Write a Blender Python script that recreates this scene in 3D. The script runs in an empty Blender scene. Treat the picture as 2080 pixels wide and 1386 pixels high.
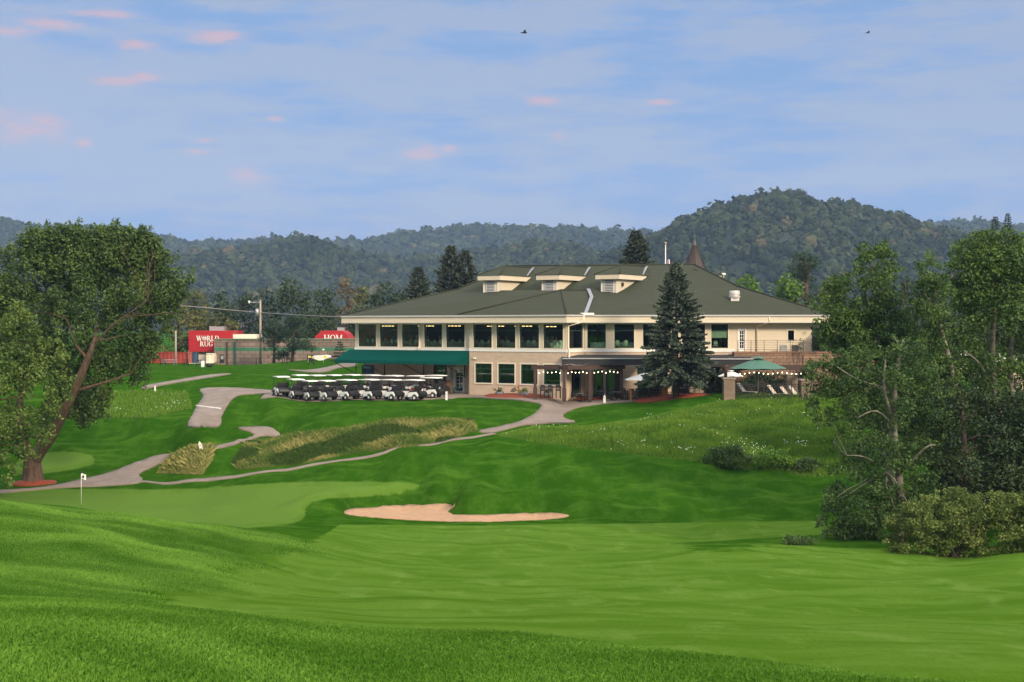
import bpy, bmesh, math, random
import numpy as np
from mathutils import Vector, Matrix
from mathutils.geometry import delaunay_2d_cdt
R=math.radians
SC=bpy.context.scene
COL=SC.collection
F=2889.0; CX=1040.0; HZ=665.0; ZC=6.5
rng=np.random.default_rng(7)
random.seed(7)
def W(px,py,Y): return Vector(((px-CX)/F*Y, Y, ZC+(HZ-py)/F*Y))
# ------------------------------------------------------------------ materials
def new_mat(name):
    m=bpy.data.materials.new(name); m.use_nodes=True
    nt=m.node_tree; b=nt.nodes.get('Principled BSDF')
    return m,nt,b
def lk(nt,a,b): nt.links.new(a,b)
def node(nt,t,**kw):
    n=nt.nodes.new(t)
    for k,v in kw.items():
        if k in n.inputs.keys(): n.inputs[k].default_value=v
        else: setattr(n,k,v)
    return n
def math_n(nt,op,a,b=None,c=None):
    n=nt.nodes.new('ShaderNodeMath'); n.operation=op
    for i,x in enumerate((a,b,c)):
        if x is None: continue
        if isinstance(x,(int,float)): n.inputs[i].default_value=x
        else: nt.links.new(x,n.inputs[i])
    return n.outputs[0]
def mixc(nt,fac,a,b,mode='MIX'):
    n=nt.nodes.new('ShaderNodeMix'); n.data_type='RGBA'; n.blend_type=mode
    for s,x in ((n.inputs[0],fac),(n.inputs[6],a),(n.inputs[7],b)):
        if isinstance(x,(int,float)): s.default_value=x
        elif isinstance(x,tuple): s.default_value=x if len(x)==4 else (*x,1)
        else: nt.links.new(x,s)
    return n.outputs[2]
def ramp(nt,x,p0,p1):
    n=nt.nodes.new('ShaderNodeMapRange'); n.interpolation_type='SMOOTHSTEP'
    nt.links.new(x,n.inputs[0]); n.inputs[1].default_value=p0; n.inputs[2].default_value=p1
    return n.outputs[0]
def noise(nt,vec,scale,detail=4,rough=.55,stretch=None):
    if stretch is not None:
        mp=nt.nodes.new('ShaderNodeMapping'); mp.inputs['Scale'].default_value=stretch
        nt.links.new(vec,mp.inputs[0]); vec=mp.outputs[0]
    n=nt.nodes.new('ShaderNodeTexNoise'); n.inputs['Scale'].default_value=scale
    n.inputs['Detail'].default_value=detail; n.inputs['Roughness'].default_value=rough
    nt.links.new(vec,n.inputs['Vector']); return n.outputs[0]
def bump(nt,b,h,strength,dist):
    n=nt.nodes.new('ShaderNodeBump'); n.inputs['Strength'].default_value=strength; n.inputs['Distance'].default_value=dist
    nt.links.new(h,n.inputs['Height']); nt.links.new(n.outputs[0],b.inputs['Normal'])
def coords(nt): return nt.nodes.new('ShaderNodeTexCoord').outputs['Object']
def sc(c,f): return tuple(min(1,x*f) for x in c[:3])
def mat(name,c,rough=.6,var=.18,scale=4.0,bmp=0.0,metal=0.0,spec=.4):
    m,nt,b=new_mat(name); v=coords(nt)
    n=noise(nt,v,scale,5)
    lk(nt,mixc(nt,n,sc(c,1-var),sc(c,1+var)),b.inputs['Base Color'])
    b.inputs['Roughness'].default_value=rough; b.inputs['Metallic'].default_value=metal
    b.inputs['Specular IOR Level'].default_value=spec
    if bmp: bump(nt,b,noise(nt,v,scale*6,4),bmp,.02)
    return m
def emis(name,c,s):
    m,nt,b=new_mat(name); b.inputs['Base Color'].default_value=(*c,1)
    b.inputs['Emission Color'].default_value=(*c,1); b.inputs['Emission Strength'].default_value=s
    return m
def siding(name,c,pitch=.16):
    m,nt,b=new_mat(name); v=coords(nt)
    sx=nt.nodes.new('ShaderNodeSeparateXYZ'); lk(nt,v,sx.inputs[0])
    fr=math_n(nt,'FRACT',math_n(nt,'MULTIPLY',sx.outputs[2],1/pitch))
    n=noise(nt,v,1.2,5,.6,(1,1,3))
    lk(nt,mixc(nt,n,sc(c,.9),sc(c,1.08)),b.inputs['Base Color'])
    b.inputs['Roughness'].default_value=.55
    bump(nt,b,math_n(nt,'POWER',fr,.35),.7,.03)
    return m
def brick(name,c,c2,mortar,d,bw=.42,bh=.2,ms=.012):
    m,nt,b=new_mat(name); v=coords(nt)
    dt=nt.nodes.new('ShaderNodeVectorMath'); dt.operation='DOT_PRODUCT'; lk(nt,v,dt.inputs[0]); dt.inputs[1].default_value=(d[0],d[1],0)
    sx=nt.nodes.new('ShaderNodeSeparateXYZ'); lk(nt,v,sx.inputs[0])
    cb=nt.nodes.new('ShaderNodeCombineXYZ'); lk(nt,dt.outputs['Value'],cb.inputs[0]); lk(nt,sx.outputs[2],cb.inputs[1])
    t=nt.nodes.new('ShaderNodeTexBrick'); lk(nt,cb.outputs[0],t.inputs['Vector'])
    t.inputs['Scale'].default_value=1; t.inputs['Brick Width'].default_value=bw; t.inputs['Row Height'].default_value=bh
    t.inputs['Mortar Size'].default_value=ms; t.inputs['Color1'].default_value=(*c,1); t.inputs['Color2'].default_value=(*c2,1); t.inputs['Mortar'].default_value=(*mortar,1)
    n=noise(nt,v,.9,6,.65)
    lk(nt,mixc(nt,1.0,t.outputs[0],mixc(nt,n,(.8,.78,.76),(1.1,1.1,1.1)),'MULTIPLY'),b.inputs['Base Color'])
    b.inputs['Roughness'].default_value=.9
    bump(nt,b,t.outputs['Fac'],-.4,.02)
    return m
def shingle(name,c,c2):
    m,nt,b=new_mat(name); v=coords(nt)
    sx=nt.nodes.new('ShaderNodeSeparateXYZ'); lk(nt,v,sx.inputs[0])
    w=noise(nt,v,3,2)
    zz=math_n(nt,'ADD',math_n(nt,'MULTIPLY',sx.outputs[2],5.2),math_n(nt,'MULTIPLY',w,.25))
    fr=math_n(nt,'FRACT',zz)
    n=noise(nt,v,.7,6,.7); n2=noise(nt,v,14,3,.6,(1,1,2.5))
    col=mixc(nt,n,c,c2); col=mixc(nt,ramp(nt,n2,.35,.7),sc(c,.75),col); col=mixc(nt,ramp(nt,fr,.35,.0),col,sc(c,.55))  # last mix draws the course shadow lines into the shingle colour
    lk(nt,col,b.inputs['Base Color']); b.inputs['Roughness'].default_value=.92; b.inputs['Specular IOR Level'].default_value=.15
    bump(nt,b,math_n(nt,'ADD',math_n(nt,'MULTIPLY',fr,1.0),math_n(nt,'MULTIPLY',n2,.6)),.9,.05)
    return m
def leafmat(name,c0,c1,c2=None,rough=.55,trans=.25):
    """leaf colour from the per-leaf attribute tint, with a little light passing through"""
    m,nt,b=new_mat(name)
    a=nt.nodes.new('ShaderNodeAttribute'); a.attribute_name='tint'
    col=mixc(nt,a.outputs['Fac'],c0,c1)
    lk(nt,col,b.inputs['Base Color']); b.inputs['Roughness'].default_value=rough
    b.inputs['Specular IOR Level'].default_value=.25
    if trans:
        tr=nt.nodes.new('ShaderNodeBsdfTranslucent'); lk(nt,mixc(nt,1.0,col,(1.0,1.05,.55),'MULTIPLY'),tr.inputs[0])
        ms=nt.nodes.new('ShaderNodeMixShader'); ms.inputs[0].default_value=trans
        lk(nt,b.outputs[0],ms.inputs[1]); lk(nt,tr.outputs[0],ms.inputs[2])
        lk(nt,ms.outputs[0],nt.nodes['Material Output'].inputs[0])
    return m
def glassmat(name,tint,refl):
    m,nt,b=new_mat(name)
    t=nt.nodes.new('ShaderNodeBsdfTransparent'); t.inputs[0].default_value=(*tint,1)
    g=nt.nodes.new('ShaderNodeBsdfGlossy'); g.inputs['Roughness'].default_value=.03; g.inputs[0].default_value=(.8,.9,.85,1)
    ms=nt.nodes.new('ShaderNodeMixShader')
    fr=nt.nodes.new('ShaderNodeFresnel'); fr.inputs[0].default_value=1.45
    lk(nt,math_n(nt,'ADD',math_n(nt,'MULTIPLY',fr.outputs[0],1.0),refl),ms.inputs[0])
    lk(nt,t.outputs[0],ms.inputs[1]); lk(nt,g.outputs[0],ms.inputs[2])
    lk(nt,ms.outputs[0],nt.nodes['Material Output'].inputs[0])
    return m
# ------------------------------------------------------------------ mesh building
ORG={}
def origin(o):
    while o is not None:
        if o.name in ORG: return ORG[o.name]
        o=o.parent
    return Vector((0,0,0))
def tag(o,label=None,cat=None,group=None,kind=None):
    if label: o['label']=label
    if cat: o['category']=cat
    if group: o['group']=group
    if kind: o['kind']=kind
    return o
def thing(name,label,cat,loc=(0,0,0),group=None,rz=0):
    o=bpy.data.objects.new(name,None); COL.objects.link(o); o.empty_display_size=.3
    o.location=loc; o.rotation_euler=(0,0,rz); ORG[o.name]=Vector(loc)
    return tag(o,label,cat,group)
def copy_tree(o,parent=None):
    c=o.copy(); COL.objects.link(c)
    if parent is not None: c.parent=parent
    for ch in list(o.children): copy_tree(ch,c)
    return c
class MB:
    def __init__(s): s.v=[]; s.f=[]; s.m=[]; s.sm=[]
    def add(s,vs,fs,mi=0,smooth=False):
        k=len(s.v); s.v.extend([tuple(x) for x in vs])
        for f in fs: s.f.append(tuple(i+k for i in f)); s.m.append(mi); s.sm.append(smooth)
        return s
    def box(s,c,d,rz=0,mi=0,M=None):
        x,y,z=d[0]/2,d[1]/2,d[2]/2; ca,sa=math.cos(rz),math.sin(rz)
        vs=[]
        for a,b,e in ((-x,-y,-z),(x,-y,-z),(x,y,-z),(-x,y,-z),(-x,-y,z),(x,-y,z),(x,y,z),(-x,y,z)):
            p=Vector((a,b,e))
            if M is not None: p=M@p
            else: p=Vector((a*ca-b*sa,a*sa+b*ca,e))
            vs.append((c[0]+p.x,c[1]+p.y,c[2]+p.z))
        return s.add(vs,[(0,3,2,1),(4,5,6,7),(0,1,5,4),(1,2,6,5),(2,3,7,6),(3,0,4,7)],mi)
    def fbox(s,fr,s0,s1,n0,n1,z0,z1,mi=0):
        P,d,n=fr
        def q(a,b,z): return (P.x+d.x*a+n.x*b,P.y+d.y*a+n.y*b,z)
        vs=[q(s0,n0,z0),q(s1,n0,z0),q(s1,n1,z0),q(s0,n1,z0),q(s0,n0,z1),q(s1,n0,z1),q(s1,n1,z1),q(s0,n1,z1)]
        return s.add(vs,[(0,1,2,3),(4,7,6,5),(0,4,5,1),(1,5,6,2),(2,6,7,3),(3,7,4,0)],mi)
    def tube(s,pts,r,seg=8,mi=0,caps=True,smooth=True):
        pts=[Vector(p) for p in pts]; n=len(pts)
        rs=[r]*n if isinstance(r,(int,float)) else list(r)
        vs=[];fs=[]; u=None
        for i,p in enumerate(pts):
            t=(pts[min(i+1,n-1)]-pts[max(i-1,0)]).normalized()
            if u is None:
                u=t.orthogonal().normalized()
            u=(u-t*u.dot(t)); 
            if u.length<1e-6: u=t.orthogonal()
            u.normalize(); w=t.cross(u)
            for k in range(seg):
                a=2*math.pi*k/seg; q=p+(u*math.cos(a)+w*math.sin(a))*rs[i]; vs.append(q)
        for i in range(n-1):
            for k in range(seg):
                a=i*seg+k; b=i*seg+(k+1)%seg; fs.append((a,b,b+seg,a+seg))
        s.add(vs,fs,mi,smooth)
        if caps:
            k=len(s.v)-len(vs)
            s.f.append(tuple(k+i for i in reversed(range(seg)))); s.m.append(mi); s.sm.append(False)
            s.f.append(tuple(k+(n-1)*seg+i for i in range(seg))); s.m.append(mi); s.sm.append(False)
        return s
    def lathe(s,prof,c=(0,0,0),seg=16,mi=0,axis='z',smooth=True):
        vs=[];fs=[];n=len(prof)
        for r,z in prof:
            for k in range(seg):
                a=2*math.pi*k/seg
                x,y=r*math.cos(a),r*math.sin(a)
                p=(x,y,z) if axis=='z' else ((x,z,y) if axis=='y' else (z,x,y))
                vs.append((c[0]+p[0],c[1]+p[1],c[2]+p[2]))
        for i in range(n-1):
            for k in range(seg):
                a=i*seg+k;b=i*seg+(k+1)%seg; fs.append((a,b,b+seg,a+seg))
        return s.add(vs,fs,mi,smooth)
    def prism(s,prof,y0,y1,mi=0,T=None,smooth=False):
        """profile in xz pushed along y"""
        n=len(prof); vs=[(x,y0,z) for x,z in prof]+[(x,y1,z) for x,z in prof]
        if T is not None: vs=[T@Vector(v) for v in vs]
        fs=[tuple(range(n)),tuple(reversed(range(n,2*n)))]
        s.add(vs,fs,mi); k=len(s.v)-2*n
        for i in range(n):
            j=(i+1)%n; s.f.append((k+i,k+i+n,k+j+n,k+j)); s.m.append(mi); s.sm.append(smooth)
        return s
    def build(s,name,mats,parent=None,bevel=0,solid=0):
        me=bpy.data.meshes.new(name); o0=origin(parent)
        vs=[(x-o0.x,y-o0.y,z-o0.z) for x,y,z in s.v] if parent is not None else s.v
        me.from_pydata(vs,[],s.f)
        for m in (mats if isinstance(mats,(list,tuple)) else [mats]): me.materials.append(m)
        me.polygons.foreach_set('material_index',s.m); me.polygons.foreach_set('use_smooth',s.sm)
        bm=bmesh.new(); bm.from_mesh(me); bmesh.ops.recalc_face_normals(bm,faces=bm.faces)
        if bevel: bmesh.ops.bevel(bm,geom=list(bm.edges),offset=bevel,segments=2,affect='EDGES',profile=.6)
        bm.to_mesh(me); bm.free()
        o=bpy.data.objects.new(name,me); COL.objects.link(o)
        if parent is not None: o.parent=parent
        return o
def np_mesh(name,V,Fq,mats,parent=None,tint=None,mi=None,smooth=False):
    """fast mesh from numpy arrays; all faces have the same number of corners"""
    V=np.asarray(V,dtype=np.float32); Fq=np.asarray(Fq,dtype=np.int32)
    o0=origin(parent) if parent is not None else Vector((0,0,0))
    V=V-np.array(o0,dtype=np.float32)
    me=bpy.data.meshes.new(name); k=Fq.shape[1]; n=len(Fq)
    me.vertices.add(len(V)); me.vertices.foreach_set('co',V.ravel())
    me.loops.add(n*k); me.loops.foreach_set('vertex_index',Fq.ravel())
    me.polygons.add(n); me.polygons.foreach_set('loop_start',np.arange(0,n*k,k,dtype=np.int32))
    if mi is not None: me.polygons.foreach_set('material_index',np.asarray(mi,dtype=np.int32))
    me.polygons.foreach_set('use_smooth',np.full(n,smooth))
    for m in (mats if isinstance(mats,(list,tuple)) else [mats]): me.materials.append(m)
    if tint is not None:
        a=me.attributes.new('tint','FLOAT','POINT'); a.data.foreach_set('value',np.asarray(tint,dtype=np.float32))
    me.update(calc_edges=True); me.validate()
    o=bpy.data.objects.new(name,me); COL.objects.link(o)
    if parent is not None: o.parent=parent
    return o
def frame(P0,P1):
    d=Vector((P1[0]-P0[0],P1[1]-P0[1],0)); L=d.length; d.normalize()
    return (Vector((P0[0],P0[1],0)),d,Vector((d.y,-d.x,0))),L
def s_at(fr,px):
    """distance along a wall line where the picture column px meets it"""
    P,d,n=fr; u=(px-CX)/F
    return (u*P.y-P.x)/(d.x-u*d.y)
def inpoly(px,py,poly):
    px=np.asarray(px,float);py=np.asarray(py,float); c=np.zeros(px.shape,bool); n=len(poly)
    for i in range(n):
        x0,y0=poly[i];x1,y1=poly[(i+1)%n]
        if y0==y1: continue
        c^=((y0>py)!=(y1>py))&(px<(x1-x0)*(py-y0)/(y1-y0)+x0)
    return c
def sdf(px,py,poly):
    d=np.full(np.shape(px),1e9); n=len(poly)
    for i in range(n):
        x0,y0=poly[i];x1,y1=poly[(i+1)%n]; ex,ey=x1-x0,y1-y0
        t=np.clip(((px-x0)*ex+(py-y0)*ey)/(ex*ex+ey*ey+1e-9),0,1)
        d=np.minimum(d,(px-x0-t*ex)**2+(py-y0-t*ey)**2)
    d=np.sqrt(d); return np.where(inpoly(px,py,poly),d,-d)
def smooth_poly(p,k=6,closed=True):
    out=[];n=len(p)
    for i in range(n if closed else n-1):
        if closed: a,b,c,d=p[(i-1)%n],p[i],p[(i+1)%n],p[(i+2)%n]
        else: a,b,c,d=p[max(i-1,0)],p[i],p[i+1],p[min(i+2,n-1)]
        for j in range(k):
            t=j/k
            out.append(tuple(.5*((2*b[q])+(-a[q]+c[q])*t+(2*a[q]-5*b[q]+4*c[q]-d[q])*t*t+(-a[q]+3*b[q]-3*c[q]+d[q])*t**3) for q in range(len(b))))
    if not closed: out.append(tuple(p[-1]))
    return out
# ------------------------------------------------------------------ terrain
CTL=[ # picture column, picture row, distance: ground points read off the photograph
(-300,1215,12),(0,1230,11),(300,1250,10.5),(600,1275,10),(1040,1302,9.5),(1400,1345,8.6),(1650,1386,8),(2080,1460,7.5),(2500,1530,7),
(0,1232,22),(-400,1215,22),(0,1182,28),(0,1110,40),(0,1013,55),(-300,1000,50),(-300,1100,36),(200,1040,57),(300,1055,58.5),(300,1120,44),(300,1195,32),(450,1072,61),(600,1090,64),(600,1150,50),(600,1220,35),(600,1262,26),(300,1243,25),
(1040,1295,25),(1040,1220,40),(1040,1150,57),(1040,1090,76),(800,1110,70),(800,1200,42),(1400,1330,22),(1400,1220,40),(1400,1150,57),(1400,1108,68),
(1750,1370,20),(1750,1250,36),(1750,1160,55),(1750,1118,66),(2080,1380,20),(2080,1250,36),(2080,1170,53),(2080,1123,65),(2500,1390,20),(2500,1170,53),(2500,1130,64),
(1600,1092,75),(1500,1100,71.5),(1650,1066,86),(1040,1064,86),(1400,1062,88),(700,1064,84),(1250,1062,87),
(930,1059,87.5),(800,1055,88),(1080,1057,88),(860,1030,94),(760,1034,93),(1080,1046,90.5),(1000,1050,89.5),(960,1033,92),(1060,1030,92.5),(1000,1000,97),(1080,992,98),(920,1008,97),(650,1022,94),(740,1012,97),(850,1005,98),(660,1000,97),(1200,1030,92),(1200,1045,89.5),
(165,1025,96),(-100,1030,96),(450,1010,100),(450,1058,87),(600,1040,90),(300,1005,102),(650,988,99),(800,992,98.5),(560,993,99.5),(0,1016,98),
(-200,1002,101),(0,1000,103),(130,990,105),(68,980,107),(200,985,106),(340,930,114),(440,905,119),(565,886,123),(530,879,124),(420,864,122),(430,871,116),(480,890,117),(385,868,117),(300,885,118),
(450,795,140),(400,830,131),(530,797,139),(480,830,129),(600,806,136),(700,806,135),(900,808,131),(960,803,136.5),(800,806,134),
(700,850,119),(560,838,126),(900,840,121),(800,838,122),(950,868,115),(560,905,114),(700,905,111),(690,928,108),(480,945,109),(850,882,113),(600,880,117),(800,870,114),
(490,968,105.5),(580,957,105.5),(420,976,106),(960,890,111.5),(780,921,107.5),(690,937,106),(880,905,109),(1003,882,113),(1090,858,119),(1150,830,126),(1230,815,129),(1100,822,126),(1050,835,122),
(360,975,107),(300,980,106),(560,975,102.5),(700,956,103),(820,945,102),(900,925,103.5),(1000,900,106.5),(1100,910,103.5),(1150,918,102),(1300,938,100),(900,975,98.5),(1150,985,97),(1150,960,99),(1400,992,95.5),(1300,985,96),(1400,1030,91),(1550,967,97.5),(1460,972,97.5),(1660,977,96.5),(1600,1022,92),(750,984,100),
(1150,880,109.5),(1300,885,107.5),(1300,925,102.5),(1450,855,112.5),(1450,912,103.5),(1450,950,99.3),(1650,830,118),(1650,885,108),(1650,945,100.5),(1200,850,117),(1300,840,119),
(1500,799,126),(1680,799,126),(1300,815,128),(1400,800,128),(1200,817,129),(1550,798,131),(1400,802,134),(1200,806,133),(1680,796,134),
(295,790,143),(380,772,155),(460,763,163),(590,740,190),(690,745,172),(300,745,190),(560,738,196),(640,733,205),(400,744,192),(350,740,215),(520,741,215),
(0,760,168),(100,800,142),(100,840,130),(250,822,136),(250,868,124),(150,900,119),(300,908,117),(100,935,113),(250,950,111),(-200,960,106),(-200,860,125),(-200,780,150),(150,940,112),(200,850,128),(330,840,129),
(1850,800,130),(1850,900,104),(2080,950,95),(1850,980,92),(2080,1040,80),(1850,1060,80),(1750,1088,74),(2080,1100,74),(2400,1000,85),(2400,860,115),(1950,1120,70),(2300,1130,70),(2100,795,140),(1750,1040,86)]
CTLW=[(x,y,z) for x in (-4,0,4) for y,z in ((-5,5.0),(0,4.9),(3.5,4.85))]+[(-4,17,2.4),(0,16,2.0),(3,16,1.7),(6,15,1.4),(-9,17,2.8),(8,3,4.7),(-8,3,4.9)]
for yy,zz in ((260,1.6),(330,2),(420,3)):
    for k in (-.6,-.35,-.15,.05,.25,.45,.65): CTLW.append((k*yy,yy,zz))
CTLW+=[(x,y,.1) for x,y in ((-10,150),(0,150),(12,150),(25,150),(0,170),(25,170),(-12,142),(8,137),(20,136),(14,140))]
P=[tuple(W(*c)) for c in CTL]+CTLW
P=np.array(P)
CK=8.0
def gc(x,y):
    return x/(y+CK), np.log(y+CK)
def rc(x,y):
    u,v=gc(x,y); return np.stack([u,v*.27],-1)
Q=rc(P[:,0],P[:,1]); N=len(P)
def phi(a,b):
    r2=((a[:,None,:]-b[None,:,:])**2).sum(-1)
    return .5*r2*np.log(r2+1e-12)
A=np.zeros((N+3,N+3)); A[:N,:N]=phi(Q,Q)+np.eye(N)*2e-6*1.0
A[:N,N]=1;A[:N,N+1:]=Q;A[N,:N]=1;A[N+1:,:N]=Q.T
SOL=np.linalg.solve(A,np.concatenate([P[:,2],[0,0,0]]))
def H_raw(x,y):
    q=rc(x,y); out=np.empty(len(q))
    for i in range(0,len(q),20000):
        k=q[i:i+20000]; out[i:i+20000]=phi(k,Q)@SOL[:N]+SOL[N]+k@SOL[N+1:]
    return out
NU=641
UU=np.linspace(-.78,.78,NU)
VV=np.concatenate([np.linspace(math.log(2),math.log(300+CK),900),np.linspace(math.log(300+CK),math.log(3700+CK),60)[1:]])
NV=len(VV)
# evaluate on a half grid, then refine bilinearly with numpy (the surface is smooth)
us=UU[::2]; vs_=VV[::2]
ug,vg=np.meshgrid(us,vs_); yg=np.exp(vg)-CK; xg=ug*(yg+CK)
yc=np.minimum(yg,430.0)
zg=H_raw((ug*(yc+CK)).ravel(),yc.ravel()).reshape(ug.shape)
def up(a,ax,src,dst):
    i=np.clip(np.searchsorted(src,dst)-1,0,len(src)-2); t=(dst-src[i])/(src[i+1]-src[i])
    t=np.clip(t,0,1)
    a0=np.take(a,i,axis=ax);a1=np.take(a,i+1,axis=ax)
    t=t[:,None] if ax==0 else t[None,:]
    return a0*(1-t)+a1*t
ZG=up(up(zg,0,vs_,VV),1,us,UU)
UG,VG=np.meshgrid(UU,VV); YG=np.exp(VG)-CK; XG=UG*(YG+CK)
far=np.clip((YG-300)/600,0,1); ZG=ZG*(1-far)+3*far
BUNK=smooth_poly([(700,1044),(712,1036),(770,1030),(850,1026),(918,1026),(920,1033),(910,1041),(930,1047),(985,1047),(1060,1044),(1120,1043),(1156,1049),(1110,1056),(1000,1060),(900,1060),(800,1055),(730,1049)],4)
PATHS=[
 [(-60,1000),(60,994),(130,983),(220,962),(265,945),(310,929),(352,923),(352,934),(320,945),(283,965),(290,977),(270,984),(200,989),(110,993),(-60,1008)],
 [(975,876),(1040,862),(1075,848),(1100,825),(1060,815),(1000,811),(960,808),(905,808),(905,803),(960,800),(1040,806),(1140,812),(1220,815),(1300,812),(1290,817),(1230,821),(1180,828),(1150,840),(1146,850),(1168,859),(1110,861),(1060,866),(1010,878),(985,880)],
 [(382,868),(388,850),(400,825),(413,806),(408,791),(470,789),(560,795),(560,800),(500,802),(478,808),(462,825),(450,848),(447,866),(420,868)],
 [(483,870),(540,868),(560,876),(568,886),(556,888),(530,888),(480,904),(437,913),(440,908),(478,898),(515,886),(505,878)],
 [(290,786),(330,778),(390,768),(430,762),(470,760),(450,764),(400,772),(340,782),(296,791)],
 [(585,752),(620,757),(660,757),(690,748),(722,745),(722,738),(700,738),(660,748),(620,753)],
]
THIN=[(268,982,106.3),(330,981,106.3),(420,976,106),(490,968,105.5),(580,957,105.5),(690,938,106),(780,921,107.5),(880,905,109),(960,890,111.5),(1003,882,113)]
def ground(x,y):
    x=np.atleast_1d(np.asarray(x,float));y=np.atleast_1d(np.asarray(y,float))
    u=x/(y+CK); v=np.log(np.maximum(y+CK,2.0))
    iu=np.clip((u-UU[0])/(UU[1]-UU[0]),0,NU-1.001); i=iu.astype(int); fu=iu-i
    j=np.clip(np.searchsorted(VV,v)-1,0,NV-2); fv=np.clip((v-VV[j])/(VV[j+1]-VV[j]),0,1)
    return (ZG[j,i]*(1-fu)+ZG[j,i+1]*fu)*(1-fv)+(ZG[j+1,i]*(1-fu)+ZG[j+1,i+1]*fu)*fv
def G(x,y): return float(ground(x,y)[0])
YS=np.concatenate([np.linspace(5,60,300),np.linspace(60,170,700)[1:],np.linspace(170,300,200)[1:]])
def hit(px,py,ymin=5):
    """first ground point seen at a picture position"""
    u=(px-CX)/F; ys=YS[YS>=ymin]
    z=ground(u*ys,ys); ray=ZC+(HZ-py)/F*ys; d=ray-z
    k=np.argmax(d<=0)
    if d[k]>0: k=len(ys)-1
    if k>0:
        t=d[k-1]/(d[k-1]-d[k]+1e-9); y=ys[k-1]+t*(ys[k]-ys[k-1])
    else: y=ys[0]
    return Vector((u*y,y,G(u*y,y)))
FAIRWAY=[(-600,1300),(230,1250),(330,1215),(420,1190),(560,1132),(650,1092),(690,1066),(960,1068),(1250,1064),(1660,1058),(1700,1085),(1370,1104),(1690,1114),(2700,1135),(2700,1900),(-600,1900)]
GREEN=smooth_poly([(-150,1012),(100,1003),(300,1003),(420,1000),(520,992),(700,987),(845,992),(740,1000),(640,1008),(612,1030),(590,1055),(400,1068),(200,1048),(60,1030)],4)
GREEN2=smooth_poly([(60,934),(130,926),(183,936),(120,950),(40,955)],4)
NATIVE=[(1005,884),(1080,868),(1170,868),(1300,852),(1450,818),(1540,797),(1720,800),(1760,960),(1660,972),(1560,957),(1420,940),(1300,926),(1100,902)]
FESCUE=[(468,940),(500,897),(600,882),(700,872),(790,853),(960,850),(970,874),(900,900),(700,925),(600,945),(480,955)]
CLUMP=[(318,962),(345,925),(390,905),(440,902),(432,935),(412,965)]
LROUGH=[(180,800),(300,795),(380,800),(390,830),(300,850),(180,850)]
# gentle hand-mown unevenness of the turf
def und(x,y):
    mid=np.clip((y-78)/12,0,1)*np.clip((128-y)/6,0,1)
    w=(.10*np.sin(.31*x+.17*y+1.3)*np.sin(.23*y-.11*x)+.07*np.sin(.9*x+.5*np.sin(.4*y))*np.sin(.62*y+.8)+.04*np.sin(1.7*x-.9*y)*np.sin(1.3*y+.4*x))
    return w*(1+.9*mid)+mid*.13*np.sin(.27*x+1.1*np.sin(.17*y)+.25*y)*np.sin(.33*y-.13*x+2)
pw=[]
for p in PATHS+[GREEN,BUNK]:
    for q in p:
        if q[0]>-60: h=hit(q[0],q[1],80); pw.append((h.x,h.y))
for p,q in zip(THIN[:-1],THIN[1:]):
    for t in np.linspace(0,1,5): h=W(*p).lerp(W(*q),t); pw.append((h.x,h.y))
pd=np.full(XG.shape,1e9); kk=(YG>75)&(YG<200)
for a_,b_ in pw: pd[kk]=np.minimum(pd[kk],(XG[kk]-a_)**2+(YG[kk]-b_)**2)
pmask=np.clip((np.sqrt(pd)-1.5)/5,0,1)
wgt=pmask*np.clip((YG-16)/25,0,1)*np.clip((260-YG)/60,0,1)
flat=np.clip((YG-128)/6,0,1)
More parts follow.
